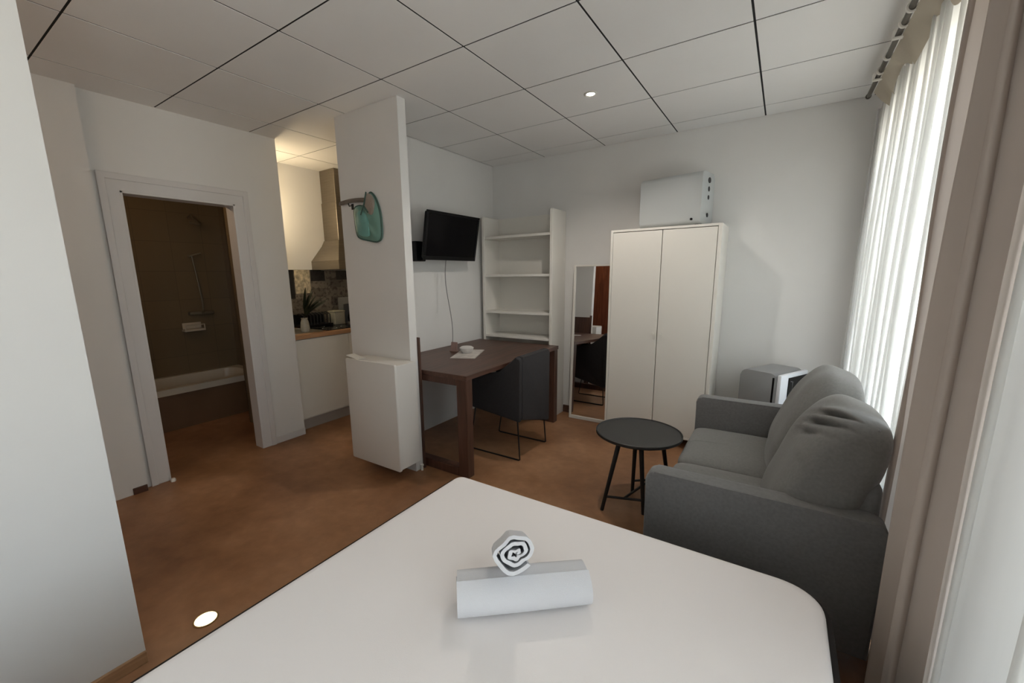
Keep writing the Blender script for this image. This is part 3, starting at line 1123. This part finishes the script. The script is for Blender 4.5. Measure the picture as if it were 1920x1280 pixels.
# folded wooden chair standing flat behind the partition, only its edge shows past it
t = Thing('folding_chair', 'dark wooden folded chair standing flat behind the white partition, only its edge showing', 'chair', (-2.70, -2.115, 0))
for lx in (-2.93, -2.500):
    b = bm_new()
    box(b, (lx, -2.127, 0), (lx + 0.028, -2.112, 0.985), 0.003)
    t.part('rear_leg', b, WOODTZ)
    b = bm_new()
    box(b, (lx + (0.032 if lx < -2.7 else -0.032), -2.127, 0), (lx + (0.056 if lx < -2.7 else -0.008), -2.112, 0.70), 0.003)
    t.part('front_leg', b, WOODTZ)
b = bm_new()
box(b, (-2.90, -2.127, 0.74), (-2.501, -2.112, 0.96), 0.003)
t.part('backrest', b, WOODTZ)
b = bm_new()
box(b, (-2.872, -2.110, 0.30), (-2.534, -2.097, 0.67), 0.004)
t.part('seat', b, WOODTZ)

# things on the desk
t = Thing('leaflet', 'pale leaflet folder lying on the dark desk under the white dish', 'leaflet', (-2.57, -1.44, KZ), 0.42)
b = bm_new()
box(b, (-0.105, -0.20, 0.0005), (0.105, 0.20, 0.004), 0.001, 1)
t.part('cover', b, mat('leaflet_paper', (0.50, 0.46, 0.43), 0.35, noise_scale=9, noise_amt=0.2), local=True)
b = bm_new()
box(b, (-0.100, -0.195, 0.0042), (0.100, 0.195, 0.0065), 0.001, 1)
t.part('page', b, mat('leaflet_page', (0.55, 0.50, 0.46), 0.4, noise_scale=14, noise_amt=0.25), local=True)
t = Thing('dish', 'small white dish with lid standing on the leaflet on the desk', 'dish', (-2.60, -1.42, KZ + 0.007))
b = bm_new()
lathe(b, [(0, 0), (0.042, 0), (0.056, 0.018), (0.060, 0.040), (0.057, 0.041), (0, 0.041)], (-2.60, -1.42, KZ + 0.007), 32)
t.part('bowl', b, mat('glazed_white', (0.62, 0.59, 0.56), 0.3), smooth=True)
b = bm_new()
lathe(b, [(0.061, 0.041), (0.062, 0.045), (0.045, 0.056), (0, 0.062)], (-2.60, -1.42, KZ + 0.007), 32)
t.part('lid', b, mat('glazed_white', (0.62, 0.59, 0.56), 0.3), smooth=True)
t = Thing('card_holder', 'small pinkish card stand where the television cable reaches the desk', 'stand', (-2.76, -1.40, KZ))
b = bm_new()
PINK = mat('pinkish_plastic', (0.30, 0.19, 0.165), 0.5)
box(b, (-2.80, -1.415, KZ), (-2.72, -1.385, KZ + 0.012), 0.003)
t.part('foot', b, PINK)
b = bm_new()
obox(b, (-2.76, -1.395, KZ + 0.047), (0.07, 0.008, 0.075), Matrix.Rotation(-0.2, 3, 'X'), 0.003)
t.part('card', b, PINK)

# ------------------------------------------------------------------ television on its wall arm
tv = Thing('television', 'black flat television tilted down on a wall arm above the desk', 'television', (-2.86, -1.27, 1.74))
lean_tv = math.radians(10)
Mt = Matrix.Translation(Vector((-2.845, -1.262, 1.742))) @ Matrix.Rotation(lean_tv, 4, 'Y')
TW, TH = 0.715, 0.40
b = bm_new()
bz = 0.022
box(b, (-0.004, -TW / 2, -TH / 2), (0.010, TW / 2, -TH / 2 + 0.032), 0.003)
box(b, (-0.004, -TW / 2, TH / 2 - bz), (0.010, TW / 2, TH / 2), 0.003)
box(b, (-0.004, -TW / 2, -TH / 2 + 0.032), (0.010, -TW / 2 + bz, TH / 2 - bz), 0.003)
box(b, (-0.004, TW / 2 - bz, -TH / 2 + 0.032), (0.010, TW / 2, TH / 2 - bz), 0.003)
b.transform(Mt)
tv.part('bezel', b, BLACK)
b = bm_new()
box(b, (-0.004, -TW / 2 + bz, -TH / 2 + 0.032), (0.004, TW / 2 - bz, TH / 2 - bz))
b.transform(Mt)
tv.part('screen', b, SCREEN)
b = bm_new()
box(b, (-0.035, -TW / 2 + 0.01, -TH / 2 + 0.01), (-0.004, TW / 2 - 0.01, TH / 2 - 0.01), 0.012, 3)
b.transform(Mt)
tv.part('back_cover', b, BLACK)
b = bm_new()
box(b, (-3.013, -1.36, 1.64), (-3.0, -1.16, 1.84), 0.003)
box(b, (-3.0, -1.285, 1.70), (-2.90, -1.235, 1.77), 0.004)
tv.part('wall_arm', b, BLACKMET)
# small receiver box fixed on the wall at the television's left
b = bm_new()
box(b, (-3.013, -1.615, 1.535), (-2.955, -1.50, 1.70), 0.006)
single('receiver_box', b, BLACK, 'small black box on the wall beside the left edge of the television', 'receiver', (-3.0, -1.56, 1.535))
b = bm_new()
pts = []
for k in range(30):
    f = k / 29
    p = Vector((-2.90, -1.30, 1.545)).lerp(Vector((-2.775, -1.395, KZ + 0.085)), f)
    p.x += -0.05 * math.sin(PI * f) * (1 - f) + 0.0
    p.y += 0.035 * math.sin(PI * f) * (f - 0.2) * 1.6
    pts.append(p)
tube(b, pts, 0.0032, 8)
single('cable', b, mat('grey_cable', (0.16, 0.155, 0.15), 0.5), 'thin grey cable hanging from the television down to the desk', 'cable', (-2.84, -1.35, KZ + 0.085), smooth=True)

# ------------------------------------------------------------------ box heater on the partition
t = Thing('wall_heater', 'white boxy unit fixed low on the front of the partition', 'heater', (-2.69, -2.30, 0.09))
b = bm_new()
hx0, hx1, hy0 = -2.935, -2.43, -2.405
box(b, (hx0 + 0.004, hy0 + 0.018, 0.10), (hx1 - 0.004, -2.203, 0.832), 0.003)
t.part('body', b, WHITEM)
b = bm_new()
prism(b, rounded_rect(hx0, 0.09, hx1, 0.842, 0.012, 4), hy0, hy0 + 0.020, fn=lambda x, z, y: (x, y, z), bev=0.004)
t.part('front_cover', b, WHITEM, smooth=True)
b = bm_new()
obox(b, ((hx0 + 0.06), -2.36, 0.850), (0.12, 0.07, 0.006), Matrix.Rotation(0.18, 3, 'Y'), 0.002)
t.part('flap', b, WHITE)

# pipe stub at the foot of the partition
b = bm_new()
lathe(b, [(0, 0), (0.009, 0), (0.009, 0.035), (0.013, 0.036), (0.013, 0.045), (0, 0.045)], (-2.468, -2.16, 0), 16)
single('pipe_stub', b, WHITE, 'tiny white pipe end on the floor at the corner of the partition', 'pipe', (-2.468, -2.16, 0), smooth=True)

# ------------------------------------------------------------------ teal bag on the partition
YP = -2.20
t = Thing('bag', 'teal cloth bag with dark piping hanging from a hook high on the partition', 'bag', (-2.83, YP, 1.66))
out = [(-2.955, 1.893), (-2.90, 1.905), (-2.845, 1.893), (-2.812, 1.935), (-2.775, 1.985), (-2.735, 1.955), (-2.705, 1.90),
       (-2.685, 1.835), (-2.680, 1.75), (-2.683, 1.69), (-2.70, 1.655), (-2.74, 1.645), (-2.82, 1.662), (-2.90, 1.676),
       (-2.935, 1.695), (-2.948, 1.74), (-2.955, 1.82)]
def smooth_loop(pts, it=2):
    for _ in range(it):
        q = []
        for k in range(len(pts)):
            a, c = pts[k], pts[(k + 1) % len(pts)]
            q.append((a[0] * .75 + c[0] * .25, a[1] * .75 + c[1] * .25))
            q.append((a[0] * .25 + c[0] * .75, a[1] * .25 + c[1] * .75))
        pts = q
    return pts
so = smooth_loop(out)
cxb = sum(p[0] for p in so) / len(so)
czb = sum(p[1] for p in so) / len(so)
b = bm_new()
lv = [(1.0, 0.003), (1.0, 0.014), (0.93, 0.026), (0.80, 0.033), (0.55, 0.037), (0.25, 0.039)]
rings = [[b.verts.new((cxb + (x - cxb) * s, YP - d - (0.004 * math.sin(x * 60 + z * 20) if s < 0.9 else 0), czb + (z - czb) * s)) for x, z in so] for s, d in lv]
for a_, b_ in zip(rings, rings[1:]):
    for k in range(len(so)):
        b.faces.new((a_[k], a_[(k + 1) % len(so)], b_[(k + 1) % len(so)], b_[k]))
b.faces.new(rings[-1])
b.faces.new(list(reversed(rings[0])))
t.part('bag_body', b, TEAL, smooth=True, angle=None)
b = bm_new()
tube(b, [(x, YP - 0.016, z) for x, z in so] + [(so[0][0], YP - 0.016, so[0][1])], 0.0055, 8)
t.part('piping', b, TEALPIPE, smooth=True)
b = bm_new()
prism(b, smooth_loop([(-2.800, 1.945), (-2.775, 1.975), (-2.728, 1.94), (-2.715, 1.87), (-2.735, 1.815), (-2.79, 1.845), (-2.812, 1.885)]),
      YP - 0.047, YP - 0.024, fn=lambda x, z, y: (x, y, z), bev=0.003)
t.part('lining_flap', b, BEIGE, smooth=True, label='turned-out beige lining flap')
b = bm_new()
prism(b, smooth_loop([(-2.905, 1.845), (-2.855, 1.87), (-2.79, 1.83), (-2.775, 1.70), (-2.80, 1.682), (-2.905, 1.70)]),
      YP - 0.046, YP - 0.030, fn=lambda x, z, y: (x, y, z), bev=0.005)
t.part('front_pocket', b, mat('teal_pocket', (0.155, 0.35, 0.31), 0.6, noise_scale=8, noise_amt=0.08), smooth=True, label='lighter teal front pocket')
b = bm_new()
tube(b, [(-2.775, YP - 0.050, 1.975), (-2.802, YP - 0.052, 1.90), (-2.845, YP - 0.050, 1.832)], 0.005, 8)
tube(b, [(-2.812, YP - 0.050, 1.893), (-2.768, YP - 0.052, 1.843)], 0.005, 8)
t.part('cord', b, TEALPIPE, smooth=True)
b = bm_new()
P = []
for k in range(16):
    f = k / 15
    x = -3.16 + 0.36 * f
    z = 1.930 + 0.012 * math.sin(PI * f)
    P.append([(x, YP - 0.020 - 0.004 * math.sin(q * 1.2), z + 0.030 * (q / 4 - 0.5)) for q in range(5)])
P = [row for row in P if row[0][0] > -3.13]
grid_surface(b, P)
bmesh.ops.solidify(b, geom=b.faces[:], thickness=0.006)
t.part('strap', b, BEIGE, smooth=True)
t = Thing('wall_hook', 'small dark hook screwed to the partition, the teal bag hangs from it', 'hook', (-2.985, YP, 1.90))
b = bm_new()
box(b, (-2.998, YP - 0.004, 1.885), (-2.974, YP, 1.925), 0.001)
t.part('plate', b, DARKSTEEL)
b = bm_new()
tube(b, [(-2.986, YP - 0.002, 1.915), (-2.986, YP - 0.03, 1.905), (-2.986, YP - 0.038, 1.925)], 0.004, 8)
t.part('prong', b, DARKSTEEL, smooth=True)

# ------------------------------------------------------------------ microwave on a low stand behind the sofa
rzm = math.radians(-26.8)     # local -y face is the shaded side, local +x is the door side
MWc = Vector((-0.333, -0.843, 0))
Rz = Matrix.Rotation(rzm, 3, 'Z')
cen = MWc + Rz @ Vector((-0.14, 0.175, 0))
t = Thing('low_cabinet', 'low white cabinet behind the far arm of the sofa, under the microwave', 'cabinet', (cen.x, cen.y, 0), rzm)
b = bm_new()
box(b, (-0.145, -0.17, 0.04), (0.145, 0.17, 0.445), 0.004)
t.part('body', b, WHITE, local=True)
b = bm_new()
box(b, (0.1455, -0.165, 0.05), (0.160, 0.165, 0.435), 0.002)
t.part('door', b, WHITE, local=True)
for sx in (-1, 1):
    for sy in (-1, 1):
        b = bm_new()
        lathe(b, [(0, 0), (0.015, 0), (0.015, 0.042), (0, 0.042)], (sx * 0.12, sy * 0.145, 0), 12)
        t.part('foot', b, BLACKMET, local=True)
GREYM = mat('grey_microwave_case', (0.26, 0.265, 0.27), 0.4)
t = Thing('microwave', 'small microwave with grey case and white front behind the far sofa arm', 'microwave', (cen.x, cen.y, 0.445), rzm)
b = bm_new()
prism(b, rounded_rect(-0.14, 0.010, 0.115, 0.262, [0.045, 0.045, 0.01, 0.01], 6), -0.175, 0.175, fn=lambda x, z, y: (x, y, z), bev=0.006)
t.part('case', b, GREYM, local=True, smooth=True)
b = bm_new()
box(b, (0.085, -0.177, 0.020), (0.098, -0.170, 0.235), 0.002)
t.part('side_groove', b, BLACK, local=True)
b = bm_new()
box(b, (0.115, -0.176, 0.008), (0.142, 0.176, 0.258), 0.006)
t.part('front_panel', b, mat('microwave_white', (0.78, 0.80, 0.84), 0.35), local=True, smooth=True)
b = bm_new()
box(b, (0.1422, -0.085, 0.075), (0.1475, 0.165, 0.232), 0.002)
d = t.part('door_window', b, BLACK, local=True)
b = bm_new()
tube(b, [(0.148, -0.060, 0.105), (0.160, -0.060, 0.105), (0.160, -0.060, 0.205), (0.148, -0.060, 0.205)], 0.004, 8)
t.part('handle', b, GREYM, parent=d, local=True, smooth=True)
for sx in (-0.11, 0.11):
    for sy in (-0.14, 0.14):
        b = bm_new()
        lathe(b, [(0, 0), (0.010, 0), (0.010, 0.012), (0, 0.012)], (sx, sy, 0), 12)
        t.part('foot', b, BLACK, local=True)

# ------------------------------------------------------------------ ceiling spotlight, glowing disc for a bright floor spot
t = Thing('ceiling_spotlight', 'small round glowing spotlight recessed in the ceiling tiles', 'ceiling light', (-1.495, -1.498, ZC))
b = bm_new()
lathe(b, [(0.026, 0.001), (0.040, 0.0), (0.042, -0.004), (0.034, -0.007), (0.026, -0.004)], (-1.495, -1.498, ZC), 32)
t.part('ring', b, WHITE, smooth=True)
b = bm_new()
lathe(b, [(0, -0.006), (0.020, -0.005), (0.0275, -0.001), (0, 0.001)], (-1.495, -1.498, ZC), 32)
t.part('lens', b, emit('spot_glow', (1.0, 0.97, 0.9), 9.0), smooth=True)
FLc = (-2.272, -3.672, 0)  # bright spot on the floor, built as an added glowing disc
t = Thing('floor_glow_disc', 'small round disc glowing warm white, standing in for a bright spot on the floor left of the bed', 'glowing disc', FLc)
b = bm_new()
lathe(b, [(0, 0.0005), (0.047, 0.0005), (0.047, 0.003), (0.042, 0.005), (0.040, 0.003)], FLc, 36)
t.part('ring', b, mat('glow_disc_rim', (0.35, 0.22, 0.10), 0.35, metal=0.8), smooth=True)  # rim made up to edge the glowing disc
b = bm_new()
lathe(b, [(0.0405, 0.003), (0.036, 0.0045), (0, 0.005)], FLc, 36)
t.part('lens', b, emit('floor_glow', (1.0, 0.86, 0.50), 2.4), smooth=True)  # glowing face of the made-up disc

# ------------------------------------------------------------------ kitchen
t = Thing('kitchen_cabinet', 'white kitchen base cabinet with plain front seen through the opening', 'cabinet', (-4.27, -1.35, 0))
b = bm_new()
box(b, (-4.565, -2.195, 0.10), (-3.992, YB - 0.005, 0.86))
t.part('body', b, WHITE)
for (ya, yb) in ((-2.192, -1.60), (-1.597, -1.0), (-0.997, -0.40)):
    b = bm_new()
    box(b, (-3.991, ya, 0.115), (-3.972, yb, 0.855), 0.0015, 1)
    d = t.part('door', b, WHITE)
b = bm_new()
box(b, (-4.02, -2.195, 0), (-4.004, YB - 0.005, 0.10))
t.part('plinth', b, mat('plinth_grey', (0.34, 0.30, 0.27), 0.5))
b = bm_new()
box(b, (-4.568, -2.197, 0.862), (-3.952, YB - 0.004, 0.90), 0.003)
single('worktop', b, OAK, 'long wooden kitchen worktop on the white base cabinet', 'worktop', (-4.26, -1.3, 0.862))
sbox('trim_splashback', (-4.57, -2.197, 0.90), (-4.562, YB - 0.002, 1.495), COLLAGE)
# printed photographs in the splashback collage
for i, (ya, yb, za, zb, c) in enumerate(((-1.875, -1.765, 1.20, 1.493, (0.012, 0.012, 0.013)), (-1.575, -1.405, 1.375, 1.493, (0.02, 0.018, 0.018)),
                                      (-1.26, -0.85, 1.385, 1.493, (0.03, 0.028, 0.027)), (-2.16, -1.89, 1.25, 1.493, (0.04, 0.035, 0.03)),
                                      (-1.755, -1.585, 1.25, 1.493, (0.50, 0.43, 0.31)))):
    sbox('trim_print', (-4.562, ya, za), (-4.5605, yb, zb), mat('print_%d' % i, c, 0.3, noise_scale=30, noise_amt=0.5))

t = Thing('hob', 'black glass hob set in the wooden worktop', 'hob', (-4.26, -1.45, 0.9))
b = bm_new()
box(b, (-4.52, -1.79, 0.900), (-4.02, -1.335, 0.906), 0.002)
t.part('glass', b, SCREEN)
for (bx, by, br) in ((-4.38, -1.68, 0.08), (-4.15, -1.68, 0.07), (-4.38, -1.45, 0.07), (-4.15, -1.45, 0.08)):
    b = bm_new()
    lathe(b, [(br - 0.004, 0.906), (br, 0.9065), (br + 0.004, 0.906)], (bx, by, 0), 32)
    t.part('burner_ring', b, GREYM)
t = Thing('sink', 'steel sink rim in the kitchen worktop at the left end', 'sink', (-4.25, -1.98, 0.9))
b = bm_new()
o1 = rounded_rect(-4.45, -2.15, -4.03, -1.81, 0.05, 5)
o2 = rounded_rect(-4.42, -2.12, -4.06, -1.84, 0.04, 5)
A = [b.verts.new((x, y, 0.901)) for x, y in o1]
Bv = [b.verts.new((x, y, 0.907)) for x, y in o1]
Cv = [b.verts.new((x, y, 0.907)) for x, y in o2]
Dv = [b.verts.new((x, y, 0.9025)) for x, y in o2]
for r0_, r1_ in ((A, Bv), (Bv, Cv), (Cv, Dv)):
    for k in range(len(r0_)):
        b.faces.new((r0_[k], r0_[(k + 1) % len(r0_)], r1_[(k + 1) % len(r0_)], r1_[k]))
b.faces.new(Dv)
t.part('basin', b, STEEL, smooth=True)
b = bm_new()
tube(b, [(-4.50, -1.98, 0.90), (-4.50, -1.98, 1.10), (-4.47, -1.98, 1.15), (-4.40, -1.98, 1.17), (-4.34, -1.98, 1.14)], 0.011, 12)
t.part('tap', b, CHROME, smooth=True)

# plant in a pale vase
pc = Vector((-4.10, -1.975, 0.908))
t = Thing('potted_plant', 'plant with thin dark leaves in a pale vase on the kitchen worktop', 'plant', pc)
b = bm_new()
lathe(b, [(0, 0), (0.035, 0), (0.042, 0.03), (0.036, 0.09), (0.026, 0.12), (0.030, 0.13), (0.024, 0.13), (0.020, 0.11), (0, 0.11)], pc, 24)
t.part('vase', b, mat('vase_ceramic', (0.38, 0.36, 0.30), 0.4), smooth=True)
b = bm_new()
LEAF = mat('dark_leaf', (0.018, 0.030, 0.014), 0.5)
for k in range(17):
    a = random.uniform(-0.2, 2.0)
    h = random.uniform(0.16, 0.36)
    rch = random.uniform(0.08, 0.24)
    d = Vector((math.cos(a) * 0.35, math.sin(a), 0)).normalized()
    base = pc + Vector((0, 0, 0.115))
    side = Vector((0.4, 0.4, 0.8)).cross(d).normalized()
    P = []
    for q in range(8):
        f = q / 7
        p = base + d * rch * f ** 1.3 + Vector((0, 0, h * f - 0.25 * rch * f * f))
        w = 0.014 * math.sin(PI * min(0.98, max(0.05, f))) ** 0.7 * (0.25 if f < 0.35 else 1)
        P.append([p - side * w, p + Vector((0, 0, 0.002)), p + side * w])
    grid_surface(b, P)
bmesh.ops.solidify(b, geom=b.faces[:], thickness=0.0012)
t.part('leaves', b, LEAF, smooth=True)

# black toaster-oven, cream tin, coffee maker, knife block
t = Thing('dish_rack', 'low black dish rack on the worktop against the splashback', 'dish rack', (-4.42, -1.70, 0.906))
b = bm_new()
box(b, (-4.53, -1.84, 0.908), (-4.34, -1.50, 0.935), 0.004)
t.part('tray', b, BLACK)
for k in range(9):
    b = bm_new()
    y = -1.82 + 0.0375 * k
    tube(b, [(-4.51, y, 0.93), (-4.51, y, 1.03), (-4.435, y, 1.05), (-4.36, y, 1.03), (-4.36, y, 0.93)], 0.006, 8)
    t.part('rack_hoop', b, BLACKMET, smooth=True)
b = bm_new()
box(b, (-4.53, -1.835, 0.935), (-4.50, -1.505, 1.04), 0.004)
t.part('back_guard', b, BLACK)
t = Thing('storage_tin', 'cream square storage tin on the kitchen worktop beside the coffee maker', 'tin', (-4.40, -1.41, 0.906))
b = bm_new()
box(b, (-4.46, -1.475, 0.907), (-4.34, -1.345, 1.04), 0.008, 3)
t.part('body', b, mat('cream_tin', (0.36, 0.34, 0.27), 0.4), smooth=True)
b = bm_new()
box(b, (-4.463, -1.478, 1.04), (-4.337, -1.342, 1.056), 0.005, 2)
t.part('lid', b, mat('cream_tin', (0.36, 0.34, 0.27), 0.4), smooth=True)
t = Thing('coffee_maker', 'grey coffee maker with dark jug on the kitchen worktop near the partition', 'coffee maker', (-4.38, -1.24, 0.90))
b = bm_new()
prism(b, [(-4.50, 0.902), (-4.28, 0.902), (-4.28, 0.925), (-4.42, 0.93), (-4.41, 1.12), (-4.27, 1.13), (-4.26, 1.18), (-4.30, 1.20), (-4.50, 1.19)],
      -1.31, -1.17, fn=lambda x, z, y: (x, y, z), bev=0.004)
t.part('body', b, mat('grey_coffee_maker', (0.16, 0.16, 0.16), 0.4), smooth=True)
b = bm_new()
lathe(b, [(0, 0.926), (0.05, 0.926), (0.056, 0.97), (0.04, 1.05), (0.043, 1.06), (0, 1.06)], (-4.345, -1.24, 0), 24)
t.part('jug', b, BLACK, smooth=True)
# extractor hood
t = Thing('extractor_hood', 'steel chimney extractor hood above the kitchen worktop', 'extractor hood', (-4.33, -1.24, 1.49))
hy0_, hy1_, hxf, hxb = -1.545, -0.945, -4.10, -4.568
b = bm_new()
box(b, (hxb, hy0_, 1.49), (hxf, hy1_, 1.585), 0.003)
t.part('skirt', b, HOODSTEEL)
b = bm_new()
cy_ = -1.235
lo_ = [(hxb, hy0_ + 0.005), (hxf - 0.005, hy0_ + 0.005), (hxf - 0.005, hy1_ - 0.005), (hxb, hy1_ - 0.005)]
mi_ = [(hxb, cy_ - 0.17), (-4.27, cy_ - 0.17), (-4.27, cy_ + 0.17), (hxb, cy_ + 0.17)]
hi_ = [(hxb, cy_ - 0.135), (-4.31, cy_ - 0.135), (-4.31, cy_ + 0.135), (hxb, cy_ + 0.135)]
rr = [[b.verts.new((x, y, z)) for x, y in q] for q, z in ((lo_, 1.585), (mi_, 1.74), (hi_, 1.80))]
for a_, b_ in zip(rr, rr[1:]):
    for k in range(4):
        b.faces.new((a_[k], a_[(k + 1) % 4], b_[(k + 1) % 4], b_[k]))
b.faces.new(list(reversed(rr[0])))
b.faces.new(rr[-1])
t.part('canopy', b, HOODSTEEL)
b = bm_new()
box(b, (hxb, cy_ - 0.13, 1.80), (-4.315, cy_ + 0.13, 2.19), 0.004)
box(b, (hxb, cy_ - 0.122, 2.19), (-4.323, cy_ + 0.122, ZC - 0.001), 0.004)
t.part('chimney', b, HOODSTEEL)
b = bm_new()
box(b, (-4.5, hy0_ + 0.06, 1.484), (-4.16, hy1_ - 0.06, 1.4895))
t.part('filter', b, GREYM)

# ------------------------------------------------------------------ bathroom fittings
TUBW = mat('bath_enamel', (0.62, 0.56, 0.46), 0.3)
t = Thing('bathtub', 'built-in bathtub with pale rim and tiled front seen in the dark bathroom', 'bathtub', (-5.4, -2.8, 0))
b = bm_new()
box(b, (-5.10, -3.745, 0), (-5.06, -1.905, 0.345))
t.part('front_panel', b, mat('bath_front', (0.165, 0.092, 0.046), 0.5, noise_scale=3, noise_amt=0.1))
b = bm_new()
o1 = rounded_rect(-5.695, -3.74, -5.045, -1.905, 0.02, 4)
o2 = rounded_rect(-5.63, -3.66, -5.12, -1.99, 0.12, 4)
lv = [(o1, 0.345), (o1, 0.405), (o2, 0.405), ([((x + 5.375) * 0.8 - 5.375, (y + 2.82) * 0.9 - 2.82) for x, y in o2], 0.09)]
rr = [[b.verts.new((x, y, z)) for x, y in q] for q, z in lv]
for a_, b_ in zip(rr, rr[1:]):
    for k in range(len(a_)):
        b.faces.new((a_[k], a_[(k + 1) % len(a_)], b_[(k + 1) % len(a_)], b_[k]))
b.faces.new(rr[-1])
t.part('tub', b, TUBW, smooth=True)
DULL = mat('dull_metal', (0.20, 0.17, 0.12), 0.45, metal=0.3)
t = Thing('shower_set', 'chrome shower head, rail and hose on the far bathroom wall', 'shower', (-5.69, -2.22, 1.2))
b = bm_new()
tube(b, [(-5.70, -2.21, 2.06), (-5.62, -2.21, 2.08), (-5.56, -2.21, 2.03)], 0.009, 10)
t.part('arm', b, DULL, smooth=True)
b = bm_new()
lathe(b, [(0, 0.0), (0.05, 0.0), (0.055, 0.012), (0.02, 0.03), (0, 0.045)], (-5.54, -2.21, 1.99), 24, Matrix.Rotation(0.5, 3, 'Y'))
t.part('shower_head', b, DULL, smooth=True)
b = bm_new()
tube(b, [(-5.70, -2.26, 1.66), (-5.65, -2.26, 1.66), (-5.63, -2.16, 1.69)], 0.011, 10)
t.part('holder', b, DULL, smooth=True)
b = bm_new()
tube(b, [(-5.66, -2.24, 1.66), (-5.66, -2.22, 1.45), (-5.66, -2.20, 1.2), (-5.665, -2.20, 1.08)], 0.008, 10)
t.part('hose', b, DULL, smooth=True)
b = bm_new()
box(b, (-5.70, -2.34, 1.03), (-5.64, -2.10, 1.07), 0.012, 3)
tube(b, [(-5.64, -2.22, 1.05), (-5.60, -2.22, 1.06), (-5.57, -2.24, 1.09)], 0.008, 10)
t.part('mixer', b, DULL, smooth=True)
t = Thing('soap_dish', 'pale ceramic soap dish on the bathroom wall under the shower mixer', 'soap dish', (-5.66, -2.32, 0.88))
b = bm_new()
box(b, (-5.699, -2.42, 0.86), (-5.61, -2.22, 0.885), 0.008, 3)
t.part('tray', b, TUBW, smooth=True)
b = bm_new()
box(b, (-5.699, -2.41, 0.885), (-5.69, -2.23, 0.95), 0.004)
tube(b, [(-5.61, -2.41, 0.885), (-5.61, -2.41, 0.93), (-5.61, -2.23, 0.93), (-5.61, -2.23, 0.885)], 0.007, 8)
t.part('rail', b, TUBW, smooth=True)
